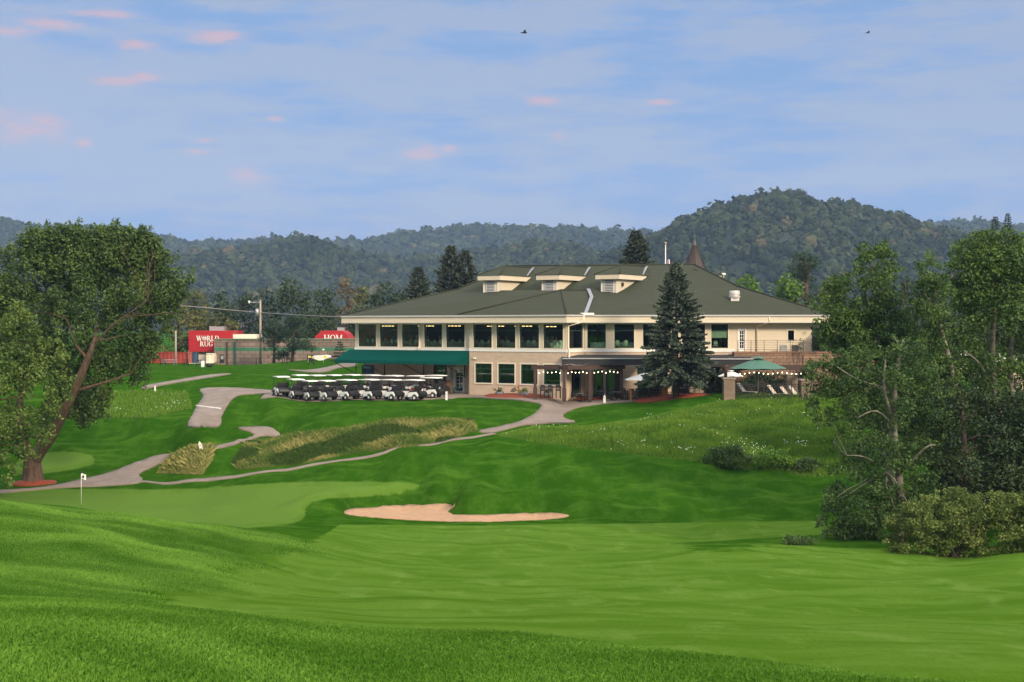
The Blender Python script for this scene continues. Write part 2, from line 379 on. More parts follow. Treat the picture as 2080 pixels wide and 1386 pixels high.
# the sand hollow and the grass face that rises behind it
bw=[hit(q[0],q[1],80) for q in BUNK]; bp=[(q.x,q.y) for q in bw]; bcy=sum(q.y for q in bw)/len(bw)
kk=(YG>80)&(YG<106)&(abs(XG+3)<16); sb=np.full(XG.shape,-50.); sb[kk]=sdf(XG[kk],YG[kk],bp)
ss=lambda t:np.clip(t,0,1)**2*(3-2*np.clip(t,0,1))
back=ss((YG-bcy+1.2)/2.2)
ZG=ZG+1.15*ss(-sb/.9)*(1-ss((-sb-1.6)/3.4))*back-.16*ss(sb/.8)
ZG=ZG+und(XG,YG)*wgt*(1-.8*flat)
def turf_material():
    m,nt,b=new_mat('turf_grass'); v=coords(nt)
    def at(n):
        a=nt.nodes.new('ShaderNodeAttribute'); a.attribute_name=n; return a.outputs['Fac']
    n1=noise(nt,v,.22,6,.6); n2=noise(nt,v,.8,6,.62,(1,.5,1)); n3=noise(nt,v,9,4,.65,(1,.35,1)); n4=noise(nt,v,60,3,.6)
    wob=math_n(nt,'MULTIPLY',math_n(nt,'SUBTRACT',n2,.5),9.0)
    rough=mixc(nt,n1,(.013,.062,.001),(.022,.080,.002))
    rough=mixc(nt,ramp(nt,n2,.4,.68),rough,(.042,.112,.007))
    rough=mixc(nt,ramp(nt,n3,.45,.75),rough,(.018,.068,.002))
    st=noise(nt,v,.55,6,.62,(.3,1.15,1)); st2=noise(nt,v,.8,6,.66,(1,.35,1))
    fair=mixc(nt,n1,(.086,.175,.018),(.112,.208,.028))
    fair=mixc(nt,ramp(nt,noise(nt,v,.35,5,.6,(.55,1.6,1)),.42,.64),fair,(.068,.150,.011))
    fair=mixc(nt,math_n(nt,'MULTIPLY',ramp(nt,n3,.4,.75),.45),fair,(.07,.145,.014))
    green=mixc(nt,n1,(.098,.182,.027),(.112,.198,.034))
    nat=mixc(nt,n2,(.02,.065,.004),(.045,.105,.01))
    fes=mixc(nt,n2,(.075,.075,.02),(.035,.06,.012))
    near=mixc(nt,n2,(.040,.125,.008),(.070,.175,.018))
    def zone(col,name,c,w=3.0,wobble=True,wk=1.0):
        s=at(name); 
        if wobble: s=math_n(nt,'ADD',s,math_n(nt,'MULTIPLY',wob,wk))
        return mixc(nt,ramp(nt,s,-w,w),col,c)
    col=rough
    col=zone(col,'native',nat,8)
    col=zone(col,'fescue',fes,4)
    col=mixc(nt,math_n(nt,'MULTIPLY',ramp(nt,st,.5,.66),.6),col,(.066,.150,.014)); col=mixc(nt,math_n(nt,'MULTIPLY',ramp(nt,st2,.47,.34),.35),col,(.010,.050,.001))  # pale and dark streaks put mound shading into the rough's colour
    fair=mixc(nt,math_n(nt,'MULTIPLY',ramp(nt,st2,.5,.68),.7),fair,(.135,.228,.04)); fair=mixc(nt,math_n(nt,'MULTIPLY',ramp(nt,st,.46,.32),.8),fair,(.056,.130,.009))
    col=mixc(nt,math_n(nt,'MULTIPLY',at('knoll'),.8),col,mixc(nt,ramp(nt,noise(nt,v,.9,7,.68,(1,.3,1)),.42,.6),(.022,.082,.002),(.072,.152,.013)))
    sF=math_n(nt,'ADD',at('fairway'),math_n(nt,'MULTIPLY',math_n(nt,'MULTIPLY',math_n(nt,'SUBTRACT',noise(nt,v,.28,5,.6),.5),150),at('knoll'))); sF=math_n(nt,'ADD',sF,math_n(nt,'MULTIPLY',wob,.35)); kw=math_n(nt,'ADD',math_n(nt,'MULTIPLY',at('knoll'),12),2.0)
    col=mixc(nt,math_n(nt,'SMOOTH_MIN',1.0,math_n(nt,'MAXIMUM',0.0,math_n(nt,'ADD',.5,math_n(nt,'DIVIDE',sF,kw))),.0),col,fair)
    col=zone(col,'green',mixc(nt,.5,fair,green),2.5)
    col=zone(col,'putting',green,1.2,False)
    col=mixc(nt,at('near'),col,near)
    # fine dark speckle over all the turf
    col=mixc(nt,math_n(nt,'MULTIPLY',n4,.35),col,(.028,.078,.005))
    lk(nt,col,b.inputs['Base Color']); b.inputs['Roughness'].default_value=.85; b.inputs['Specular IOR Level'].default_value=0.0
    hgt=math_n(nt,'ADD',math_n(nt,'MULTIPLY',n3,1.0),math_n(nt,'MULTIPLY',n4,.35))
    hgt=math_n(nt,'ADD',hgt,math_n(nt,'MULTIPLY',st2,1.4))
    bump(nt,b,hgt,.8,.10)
    return m
def build_ground():
    V=np.stack([XG,YG,ZG],-1).reshape(-1,3)
    idx=np.arange(NU*NV).reshape(NV,NU)
    Fq=np.stack([idx[:-1,:-1],idx[:-1,1:],idx[1:,1:],idx[1:,:-1]],-1).reshape(-1,4)
    o=np_mesh('ground',V,Fq,turf_material(),smooth=True); tag(o,kind='structure')
    me=o.data; y=V[:,1]; ok=y>1
    yy=np.where(ok,y,1); px=CX+F*V[:,0]/yy; py=HZ-F*(V[:,2]-ZC)/yy
    px=np.clip(px,-3000,5000); py=np.clip(py,-2000,6000)
    def put(name,val):
        a=me.attributes.new(name,'FLOAT','POINT'); a.data.foreach_set('value',val.astype(np.float32))
    fw=sdf(px,py,FAIRWAY); fw=np.where(y<14,-50,fw)
    put('fairway',np.clip(fw,-60,60))
    g=np.maximum(sdf(px,py,GREEN),sdf(px,py,GREEN2)); g=np.where(y<70,-50,g)
    put('green',np.clip(g+9,-60,60)); put('putting',np.clip(g,-60,60))
    nv=np.maximum(sdf(px,py,NATIVE),sdf(px,py,LROUGH)); nv=np.where((y<80)|(y>150),-50,nv); put('native',np.clip(nv,-60,60))
    fs=np.maximum(sdf(px,py,FESCUE),sdf(px,py,CLUMP)); fs=np.where((y<80)|(y>140),-50,fs); put('fescue',np.clip(fs,-60,60))
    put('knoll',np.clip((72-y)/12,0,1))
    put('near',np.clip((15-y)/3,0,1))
    return o
build_ground()
def sheet(name,poly,m,off=.03,step=.8,bmpf=None,ymin=60,world=False):
    """a real sheet lying on the ground inside an outline, its rim turned down into the turf"""
    pts=[]
    for p in poly:
        if len(p)==3: pts.append(Vector((p[0],p[1])))
        else:
            h=hit(p[0],p[1],ymin); pts.append(Vector((h.x,h.y)))
    # densify
    dp=[]
    for i,a in enumerate(pts):
        b=pts[(i+1)%len(pts)]; k=max(1,int((b-a).length/step))
        for j in range(k): dp.append(a.lerp(b,j/k))
    dp=[p+Vector((random.uniform(-.05,.05),random.uniform(-.05,.05))) for p in dp]
    poly2=[(p.x,p.y) for p in dp]
    xs=[p[0] for p in poly2]; ys=[p[1] for p in poly2]
    gx,gy=np.meshgrid(np.arange(min(xs),max(xs),step),np.arange(min(ys),max(ys),step))
    gx=gx.ravel();gy=gy.ravel(); k=sdf(gx,gy,poly2)>step*.4
    ins=[Vector((a,b)) for a,b in zip(gx[k],gy[k])]
    vs=dp+ins; n=len(dp)
    r=delaunay_2d_cdt(vs,[(i,(i+1)%n) for i in range(n)],[],1,1e-4)
    X=np.array([v.x for v in r[0]]);Y=np.array([v.y for v in r[0]])
    Z=ground(X,Y)+off
    if bmpf is not None: Z=Z+bmpf(X,Y,np.maximum(sdf(X,Y,poly2),0))
    mb=MB(); mb.v=[tuple(q) for q in zip(X,Y,Z)]
    for f in r[2]: mb.f.append(tuple(f)); mb.m.append(0); mb.sm.append(True)
    # rim
    cnt={}
    for f in r[2]:
        for i in range(len(f)):
            e=(f[i],f[(i+1)%len(f)]); kx=tuple(sorted(e)); cnt.setdefault(kx,[]).append(e)
    low={}
    for kx,es in cnt.items():
        if len(es)==1:
            a,b=es[0]
            for q in (a,b):
                if q not in low:
                    low[q]=len(mb.v); mb.v.append((X[q],Y[q],float(Z[q])-off-.05))
            mb.f.append((b,a,low[a],low[b])); mb.m.append(0); mb.sm.append(False)
    return mb.build(name,m)
# ------------------------------------------------------------------ camera, light, sky, air
cam=bpy.data.objects.new('camera',bpy.data.cameras.new('camera')); COL.objects.link(cam)
cam.location=(0,0,ZC); cam.rotation_euler=(R(90),0,0)
cam.data.sensor_width=36; cam.data.lens=50; cam.data.shift_y=-(693-HZ)/2080
cam.data.clip_start=.1; cam.data.clip_end=20000
SC.camera=cam
SC.view_settings.view_transform='Standard'; SC.view_settings.look='None'; SC.view_settings.gamma=1; SC.view_settings.exposure=.3
SUN_EL,SUN_AZ=26,147   # azimuth clockwise from +Y: behind the camera, to the right
sd=Vector((math.sin(R(SUN_AZ))*math.cos(R(SUN_EL)),math.cos(R(SUN_AZ))*math.cos(R(SUN_EL)),math.sin(R(SUN_EL))))
sun=bpy.data.lights.new('sun','SUN'); sun.energy=3.8; sun.angle=R(11); sun.color=(1,.83,.62)
so=bpy.data.objects.new('sun',sun); COL.objects.link(so); so.rotation_euler=sd.to_track_quat('Z','Y').to_euler(); so.location=(60,-60,80)
def build_world():
    w=bpy.data.worlds.new('World'); SC.world=w; w.use_nodes=True; nt=w.node_tree
    bg=nt.nodes['Background']; 
    tc=nt.nodes.new('ShaderNodeTexCoord').outputs['Generated']
    sky=nt.nodes.new('ShaderNodeTexSky'); sky.sky_type='NISHITA'; sky.sun_disc=False
    sky.sun_elevation=R(SUN_EL); sky.sun_rotation=R(SUN_AZ); sky.dust_density=1.5
    sx=nt.nodes.new('ShaderNodeSeparateXYZ'); lk(nt,tc,sx.inputs[0])
    z=sx.outputs[2]
    # sky position: longitude and elevation, so that cloud banks lie level
    lon=math_n(nt,'ARCTAN2',sx.outputs[0],sx.outputs[1])
    cb=nt.nodes.new('ShaderNodeCombineXYZ'); lk(nt,lon,cb.inputs[0]); lk(nt,z,cb.inputs[1])
    v=cb.outputs[0]
    base=mixc(nt,ramp(nt,z,.03,.17),(.235,.305,.535),(.205,.315,.56))
    bank=noise(nt,v,1,6,.56,(4.5,22,1))
    fine=noise(nt,v,1,8,.66,(15,75,1))
    m=math_n(nt,'ADD',bank,math_n(nt,'MULTIPLY',math_n(nt,'SUBTRACT',fine,.5),.6))
    left=ramp(nt,lon,.30,-.30)
    m=math_n(nt,'ADD',m,math_n(nt,'MULTIPLY',math_n(nt,'SUBTRACT',left,.5),.05))
    col=mixc(nt,math_n(nt,'MULTIPLY',ramp(nt,m,.39,.57),.9),base,(.31,.36,.495))
    col=mixc(nt,math_n(nt,'MULTIPLY',ramp(nt,m,.46,.34),.7),col,(.145,.285,.55))
    # the few puffs still lit pink by the low sun: longitude, height, half width, half height
    pf=noise(nt,v,1,5,.6,(38,95,1)); acc=None
    for lo,hz_,rx,ry in [(-0.3317, 0.132, 0.0215, 0.0076), (-0.3193, 0.1367, 0.0138, 0.0048), (-0.313, 0.1991, 0.0156, 0.0031), (-0.3409, 0.193, 0.0138, 0.0028), (-0.283, 0.2071, 0.0208, 0.0021), (-0.2589, 0.1896, 0.0121, 0.0035), (-0.2015, 0.1959, 0.0156, 0.0045), (-0.2685, 0.1646, 0.0121, 0.0028), (-0.2517, 0.1685, 0.0104, 0.0028), (-0.0615, 0.1221, 0.0104, 0.0042), (-0.045, 0.1242, 0.0042, 0.0024), (0.0235, 0.1569, 0.0125, 0.0028), (0.0329, 0.133, 0.0042, 0.0031), (-0.2925, 0.1233, 0.0042, 0.0031), (0.1018, 0.1555, 0.0097, 0.0021), (-0.1646, 0.143, 0.0055, 0.0017), (-0.2147, 0.1275, 0.0076, 0.0017), (-0.1831, 0.1033, 0.0104, 0.0055), (-0.2197, 0.1197, 0.009, 0.0017)]:
        a=math_n(nt,'DIVIDE',math_n(nt,'SUBTRACT',lon,lo),rx*1.25); b_=math_n(nt,'DIVIDE',math_n(nt,'SUBTRACT',z,hz_),ry*1.25)
        d=math_n(nt,'SQRT',math_n(nt,'ADD',math_n(nt,'MULTIPLY',a,a),math_n(nt,'MULTIPLY',b_,b_)))
        q=math_n(nt,'SUBTRACT',1.0,d); acc=q if acc is None else math_n(nt,'MAXIMUM',acc,q)
    pk=math_n(nt,'ADD',acc,math_n(nt,'MULTIPLY',math_n(nt,'SUBTRACT',pf,.5),3.4))
    col=mixc(nt,math_n(nt,'MULTIPLY',ramp(nt,math_n(nt,'ADD',acc,math_n(nt,'MULTIPLY',math_n(nt,'SUBTRACT',bank,.5),1.5)),-1.2,.6),.45),col,(.36,.375,.50))
    col=mixc(nt,math_n(nt,'MULTIPLY',ramp(nt,pk,-.35,1.15),.95),col,(.56,.36,.40))
    # unseen overhead sky, added bright as fill for the shaded sides
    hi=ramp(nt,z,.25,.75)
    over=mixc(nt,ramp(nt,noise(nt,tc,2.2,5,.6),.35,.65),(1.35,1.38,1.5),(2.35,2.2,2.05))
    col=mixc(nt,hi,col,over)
    g=nt.nodes.new('ShaderNodeVectorMath'); g.operation='SCALE'; g.inputs['Scale'].default_value=.1
    lk(nt,sky.outputs[0],g.inputs[0])
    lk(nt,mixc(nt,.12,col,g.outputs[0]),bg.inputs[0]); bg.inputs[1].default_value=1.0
build_world()
def build_haze():
    mb=MB(); mb.box((0,1780,190),(6600,4400,480))
    m=bpy.data.materials.new('air'); m.use_nodes=True; nt=m.node_tree
    nt.nodes.remove(nt.nodes['Principled BSDF'])
    p=nt.nodes.new('ShaderNodeVolumePrincipled'); p.inputs['Color'].default_value=(.45,.66,1,1)
    p.inputs['Density'].default_value=HAZE; p.inputs['Anisotropy'].default_value=.0
    lk(nt,p.outputs[0],nt.nodes['Material Output'].inputs['Volume'])
    o=mb.build('haze',m); tag(o,kind='stuff')
HAZE=.00013
build_haze()
# ------------------------------------------------------------------ paths, sand, mulch
def conc(name,c,c2):
    m,nt,b=new_mat(name); v=coords(nt)
    n=noise(nt,v,.5,7,.65); n2=noise(nt,v,6,5,.6)
    col=mixc(nt,ramp(nt,n,.35,.65),c,c2)
    col=mixc(nt,math_n(nt,'MULTIPLY',ramp(nt,n2,.45,.75),.35),col,sc(c,.7))
    vo=nt.nodes.new('ShaderNodeTexVoronoi'); vo.feature='DISTANCE_TO_EDGE'; vo.inputs['Scale'].default_value=.35
    lk(nt,v,vo.inputs['Vector'])
    col=mixc(nt,math_n(nt,'MULTIPLY',ramp(nt,vo.outputs['Distance'],.012,.0),.5),col,sc(c,.45))
    lk(nt,col,b.inputs['Base Color']); b.inputs['Roughness'].default_value=.9
    bump(nt,b,n2,.3,.02); return m
M_PATH=conc('path_asphalt',(.165,.128,.102),(.215,.172,.14))
M_SAND=mat('sand',(.36,.22,.125),.95,.30,2.2,1.0)
M_MULCH=mat('red_mulch',(.19,.036,.014),.95,.45,5,1.0)
for i,p in enumerate(PATHS):
    o=sheet('path',smooth_poly(p,3),M_PATH,off=.09,step=.5,ymin=90); tag(o,kind='structure')
def ribbon(pts,w):
    c=[]
    for p in pts:
        h=W(*p); c.append((h.x,h.y))
    c=smooth_poly(c,4,False); c=np.array(c)
    for _ in range(10): c[1:-1]=.25*c[:-2]+.5*c[1:-1]+.25*c[2:]
    d=np.gradient(c,axis=0); d/=np.linalg.norm(d,axis=1)[:,None]; n=np.stack([-d[:,1],d[:,0]],-1)*w/2
    return [(x,y,0) for x,y in c+n]+[(x,y,0) for x,y in (c-n)[::-1]]
o=sheet('path',ribbon(THIN,.6),M_PATH,off=.05,step=.5); tag(o,kind='structure')
o=sheet('painted_line',[(398,825),(424,828),(450,831),(450,833),(424,830.5),(398,827)],mat('road_white',(.5,.47,.43),.8),off=.105,step=.3,ymin=90); tag(o,kind='structure')
# forecourt the carts stand on and the terrace before the dining room
o=sheet('cart_apron',[(-19,141.5,0),(-24,140.5,0),(-23.5,132.8,0),(-14,130.8,0),(-8,129.6,0),(-5.5,130,0),(-4.2,134.5,0),(-4.2,136,0),(-15.5,144.2,0)],M_PATH,off=.05); tag(o,kind='structure')
o=sheet('terrace_paving',[(-3.5,135.6,0),(4.8,130.1,0),(4.2,128.2,0),(7,127.3,0),(16,128.6,0),(16.5,131.5,0),(12,132,0),(6.6,132.4,0),(5.2,130.4,0),(-3.3,136.2,0)],mat('paver',(.16,.12,.10),.9,.2,3,.3),off=.06); tag(o,kind='structure')
o=sheet('bunker_sand',BUNK,M_SAND,off=.04,step=.35,ymin=70,bmpf=lambda x,y,d:.03*np.sin(x*2.1+np.sin(y*1.7))*np.minimum(d,1)); tag(o,kind='structure')
heap=lambda x,y,d:np.minimum(d,.7)*.28
MULCH=[[(20,984),(40,978),(75,976),(110,977),(113,982),(70,988),(35,988)],
 [(978,806),(1010,803),(1060,803),(1130,804),(1180,807),(1215,808),(1232,814),(1210,816),(1150,813),(1080,811),(1000,810)],
 [(1286,814),(1310,808),(1350,804),(1400,802),(1436,801),(1440,803),(1400,808),(1350,814),(1300,819)]]
for p in MULCH:
    o=sheet('mulch_bed',smooth_poly(p,3),M_MULCH,off=.05,step=.4,ymin=90,bmpf=heap); tag(o,kind='structure')
# ------------------------------------------------------------------ hills under forest
def ico(sub):
    bm=bmesh.new(); bmesh.ops.create_icosphere(bm,subdivisions=sub,radius=1)
    v=np.array([x.co[:] for x in bm.verts]); f=np.array([[w.index for w in x.verts] for x in bm.faces]); bm.free(); return v,f
def crown_shapes(n,sub,amp):
    out=[]; v,f=ico(sub)
    for k in range(n):
        w=np.zeros(len(v))
        for j in range(9):
            d=rng.normal(size=3); d/=np.linalg.norm(d)
            w+=np.maximum(0,v@d-.45)*rng.uniform(.2,1.0)
        r=.72+amp*w+rng.uniform(-.11,.11,len(v))
        q=v*r[:,None]; q[:,2]*=rng.uniform(.85,1.25); out.append((q,f))
    return out
def hill(prof,Y0,Y1,zb,spacing,rcrown,mats,name,seed,x0=-200,x1=2280):
    """a wooded ridge: ground rising from Y0 to the crest at Y1, and the crowns that cover it"""
    g=np.random.default_rng(seed)
    pp=np.array(prof,float)
    def crest(px): return np.interp(px,pp[:,0],pp[:,1])
    def hz(x,y):
        px=CX+F*x/y; t=np.clip((y-Y0)/(Y1-Y0),0,1)
        top=(HZ-crest(px))/F*Y1+ZC-rcrown*2.7
        s=np.sin(t*math.pi/2)**1.25
        rough=8*np.sin(x*.021+seed)*np.sin(y*.017+seed*2)+5*np.sin(x*.05+y*.03)+12*np.sin(x*.009+1.7*seed+.004*y)
        return zb+(top-zb)*s+rough*np.sin(t*math.pi)**1*.9-np.clip((y-Y1)/300,0,1)*90
    nx,ny=160,40
    pxs=np.linspace(x0,x1,nx); ys=np.linspace(Y0,Y1+350,ny)
    a,b=np.meshgrid(pxs,ys); X=(a-CX)/F*b; Z=hz(X,b); Z[0]-=6
    V=np.stack([X,b,Z],-1).reshape(-1,3); idx=np.arange(nx*ny).reshape(ny,nx)
    Fq=np.stack([idx[:-1,:-1],idx[:-1,1:],idx[1:,1:],idx[1:,:-1]],-1).reshape(-1,4)
    tag(np_mesh('hill',V,Fq,mats[0],smooth=True),kind='structure')
    shapes=crown_shapes(10,2,.5)
    n=int((x1-x0)/F*(Y0+Y1)/2*(Y1+60-Y0)/spacing**2)
    px=g.uniform(x0,x1,n); y=np.sqrt(g.uniform(Y0**2,(Y1+60)**2,n)); x=(px-CX)/F*y; z=hz(x,y)
    r=rcrown*np.clip(g.lognormal(-.05,.33,n),.4,2.0)
    patch=.5+.5*np.sin(x*.017+seed)*np.sin(y*.02+1.3*seed)
    t=np.clip(.35*patch+.65*g.uniform(0,1,n)**1.6,0,1); t=np.where(g.uniform(0,1,n)<.035,1.6,t)
    VV_,FF_,TT_=[],[],[]; k=0
    for i in range(n):
        q,f=shapes[i%10]; a_=g.uniform(0,6.28); c,s_=math.cos(a_),math.sin(a_)
        w=np.stack([q[:,0]*c-q[:,1]*s_,q[:,0]*s_+q[:,1]*c,q[:,2]],-1)*r[i]*.86+(x[i],y[i],z[i]+r[i]*.35)
        VV_.append(w); FF_.append(f+k); k+=len(q); TT_.append(np.full(len(q),t[i])+g.uniform(-.12,.12,len(q)))
    # leaf clumps standing out of every crown
    m=22; d=g.normal(size=(n,m,3)); d[:,:,2]=np.abs(d[:,:,2])*.9-.15; d/=np.linalg.norm(d,axis=2)[:,:,None]
    C=np.stack([x,y,z+r*.35],-1)[:,None,:]+d*(r[:,None]*g.uniform(.72,1.12,(n,m)))[:,:,None]*np.array([1,1,1.05])
    nn=d+g.normal(size=d.shape)*.5; t1=np.cross(nn,g.normal(size=d.shape)); t1/=np.linalg.norm(t1,axis=2)[:,:,None]; t2=np.cross(nn,t1); t2/=np.linalg.norm(t2,axis=2)[:,:,None]
    s=(r[:,None]*g.uniform(.22,.46,(n,m)))[:,:,None]
    Q=np.stack([C-t1*s,C+t2*s*.8,C+t1*s,C-t2*s*.8],2).reshape(-1,3); tq=np.repeat((t[:,None]+g.uniform(-.25,.45,(n,m))).ravel(),4)
    # two triangles per clump, so that the whole wood stays one triangle mesh
    b0=np.arange(n*m)[:,None]*4+k; FF_.append((b0+np.array([[0,1,2]])).astype(int)); FF_.append((b0+np.array([[0,2,3]])).astype(int)); VV_.append(Q); TT_.append(tq)
    o=np_mesh(name,np.concatenate(VV_),np.concatenate(FF_),mats[1],tint=np.concatenate(TT_),smooth=False)
    tag(o,kind='stuff')
def forest_mat(name,c0,c1,c2,scale=.25):
    m,nt,b=new_mat(name); v=coords(nt)
    a=nt.nodes.new('ShaderNodeAttribute'); a.attribute_name='tint'
    col=mixc(nt,ramp(nt,a.outputs['Fac'],0,1),c0,c1); col=mixc(nt,ramp(nt,a.outputs['Fac'],1.1,1.5),col,c2)
    n=noise(nt,v,scale,6,.75)
    col=mixc(nt,ramp(nt,n,.4,.7),sc0(col,nt),col)
    lk(nt,col,b.inputs['Base Color']); b.inputs['Roughness'].default_value=.9; b.inputs['Specular IOR Level'].default_value=.1
    bump(nt,b,n,1.0,1.2/scale*.25); return m
def sc0(col,nt): return mixc(nt,1.0,col,(.62,.66,.6),'MULTIPLY')
M_HG=mat('forest_floor',(.012,.022,.010),.95,.3,.05)
FM=forest_mat('forest_leaves',(.014,.028,.013),(.064,.084,.030),(.12,.10,.045))
hill([(-500,430),(0,445),(100,457),(200,463),(300,472),(372,484),(420,484),(500,478),(620,480),(740,480),(800,466),(900,462),(1000,461),(1100,459),(1200,463),(1320,466),(1500,470),(1900,452),(2000,450),(2100,468),(2600,480)],1750,2350,4,9.8,6.2,(M_HG,FM),'forest',3)
hill([(-500,560),(0,545),(200,525),(330,520),(430,500),(520,484),(600,472),(640,476),(720,500),(800,515),(900,512),(1000,492),(1080,478),(1150,488),(1210,502),(1270,520),(1400,525),(2000,540),(2600,560)],1150,1500,4,7.4,4.6,(M_HG,FM),'forest',11)
hill([(1180,540),(1250,515),(1330,478),(1380,450),(1450,424),(1530,407),(1600,399),(1680,409),(1760,428),(1840,444),(1900,458),(1960,466),(2080,478),(2300,500),(2600,530)],900,1280,4,5.8,3.9,(M_HG,FM),'forest',23,1150,2280)
# ------------------------------------------------------------------ clubhouse
dL=Vector((20.85,-14,0)).normalized(); dE=Vector((1.74,2.6,0)).normalized()
CREAM=(.70,.60,.44)
M_SIDE=siding('cream_siding',CREAM); M_TRIM=mat('cream_trim',(.76,.67,.52),.5,.06,2); M_WHITE=mat('white_paint',(.78,.76,.70),.5,.06,3)
M_BL=brick('tan_brick_front',(.60,.465,.335),(.53,.40,.285),(.56,.46,.36),dL)
M_BE=brick('tan_brick_end',(.60,.465,.335),(.53,.40,.285),(.56,.46,.36),dE)
M_BR=brick('tan_brick_side',(.60,.465,.335),(.53,.40,.285),(.56,.46,.36),(1,0))
M_ROOF=shingle('olive_shingles',(.044,.052,.031),(.076,.084,.054))
M_GLASS=glassmat('window_glass',(.84,.93,.86),.02)
M_DARKGREEN=mat('green_window_bar',(.02,.07,.055),.5,.1)
M_GREY=mat('grey_metal',(.42,.42,.42),.45,.1,3,0,.6)
M_BLACK=mat('black_metal',(.018,.018,.018),.5,.2)
M_DARKWOOD=mat('dark_brown_wood',(.055,.030,.022),.7,.3,6,.3)
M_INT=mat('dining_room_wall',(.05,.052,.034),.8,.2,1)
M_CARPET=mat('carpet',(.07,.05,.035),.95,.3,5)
M_AWN=mat('green_awning_canvas',(.0015,.058,.046),.95,.14,.8,.15,0,.04)
WL=Vector((-15.85,144,0)); C0=Vector((5,130,0)); C1=Vector((6.74,132.6,0)); C2=Vector((28.9,132,0))
nL=Vector((dL.y,-dL.x,0))
club=thing('clubhouse','cream and brick two storey clubhouse with olive shingle hip roof and dormers','clubhouse',(6,140,0))
frB,LB=frame(WL,C0)
sJ=s_at(frB,953)
JP=WL+dL*sJ
A0w=WL-nL*.35; A1w=JP-nL*.35
frA,LA=frame(A0w,A1w)
frE,LE=frame(C0,C1); frR,LR=frame(C1,C2)
frLow,_=frame(WL-nL*1.5,JP-nL*1.5)
def facade(name,fr,s0,s1,z0,z1,ops,th,m,parent):
    mb=MB(); cuts=sorted({s0,s1,*[o[0] for o in ops],*[o[1] for o in ops]})
    for a,b in zip(cuts[:-1],cuts[1:]):
        if b-a<1e-4: continue
        zs=[(o[2],o[3]) for o in ops if o[0]<=a+1e-5 and o[1]>=b-1e-5]
        zs.sort(); z=z0
        for q0,q1 in zs:
            if q0>z+1e-3: mb.fbox(fr,a,b,-th,0,z,q0)
            z=q1
        if z1>z+1e-3: mb.fbox(fr,a,b,-th,0,z,z1)
    return mb.build(name,m,parent)
def window(fr,o,parent,bars=(),tr=.09,fm=None,name='window',mull=True,depth=.10):
    """frame, glass and bars of one window in opening o=(s0,s1,z0,z1)"""
    s0,s1,z0,z1=o; fm=fm or M_TRIM; mb=MB()
    mb.fbox(fr,s0-tr,s0,-.02,.035,z0-tr,z1+tr); mb.fbox(fr,s1,s1+tr,-.02,.035,z0-tr,z1+tr)
    mb.fbox(fr,s0,s1,-.02,.032,z1,z1+tr); mb.fbox(fr,s0,s1,-.02,.06,z0-tr,z0)
    # inner dark sash
    g=.045
    mb.fbox(fr,s0,s0+g,-.12,-.04,z0,z1,1); mb.fbox(fr,s1-g,s1,-.12,-.04,z0,z1,1)
    mb.fbox(fr,s0+g,s1-g,-.12,-.04,z0,z0+g,1); mb.fbox(fr,s0+g,s1-g,-.12,-.04,z1-g,z1,1)
    w=mb.build(name,[fm,M_DARKGREEN],parent)
    p=MB().fbox(fr,s0+g,s1-g,-.085,-.075,z0+g,z1-g).build('pane',M_GLASS,w)
    if bars:
        b=MB(); zt=z1-(z1-z0)*.27
        b.fbox(fr,s0+g,s1-g,-.07,-.045,zt-.03,zt+.03)
        n=bars
        for k in range(1,n): 
            s=s0+(s1-s0)*k/n; b.fbox(fr,s-.015,s+.015,-.07,-.045,zt+.03,z1-g)
        b.build('transom_bar',M_DARKGREEN,w)
    return w
ZS,ZH=4.56,6.78
up_px_A=[(728.4,764),(772,808),(816.7,852.8),(862,898),(906.6,944)]
up_px_B=[(961.4,999),(1008.5,1047),(1055.7,1095),(1104,1143.7)]
up_px_R=[(1193,1230.6,4),(1248,1288,4),(1306,1345,4),(1390,1432,4),(1444.8,1478.8,5)]
opA=[(s_at(frA,a),s_at(frA,b),ZS,ZH) for a,b in up_px_A]
opB=[(s_at(frB,a),s_at(frB,b),ZS,ZH) for a,b in up_px_B]
opE=[(s_at(frE,1155.7),s_at(frE,1184),ZS,ZH)]
opR=[(s_at(frR,a),s_at(frR,b),ZS,ZH) for a,b,_ in up_px_R]
drR=(s_at(frR,1500.5),s_at(frR,1513),4.3,6.25); smR=(s_at(frR,1600.5),s_at(frR,1613),5.28,6.2); drR2=(s_at(frR,1652),s_at(frR,1668),4.3,6.3)
ZB=4.2; ZT=6.92
facade('upper_wall',frA,-.35,LA+.02,ZB,ZT,opA,.3,M_SIDE,club)
facade('upper_wall',frB,sJ+.02,LB-.02,ZB,ZT,opB,.3,M_SIDE,club)
facade('upper_wall',frE,0,LE-.01,ZB,ZT,opE,.3,M_SIDE,club)
facade('upper_wall',frR,.02,LR,ZB,ZT,opR+[drR,smR,drR2],.3,M_SIDE,club)
mb=MB(); mb.fbox(frA,-.38,LA,.003,.05,4.2,4.46); mb.fbox(frB,sJ+.02,LB+.03,.003,.05,4.2,4.46); mb.fbox(frE,.03,LE,.003,.05,4.2,4.46); mb.fbox(frR,0,s_at(frR,1493),.003,.05,4.2,4.46)
mb.build('sill_band',M_WHITE,club)
for o in opA: window(frA,o,club,bars=1,depth=.1)
for o in opB: window(frB,o,club,bars=3 if o is opB[-1] else 1)
for o in opE: window(frE,o,club,bars=2)
for o,(a,b,n) in zip(opR,up_px_R): window(frR,o,club,bars=n)
window(frR,smR,club)
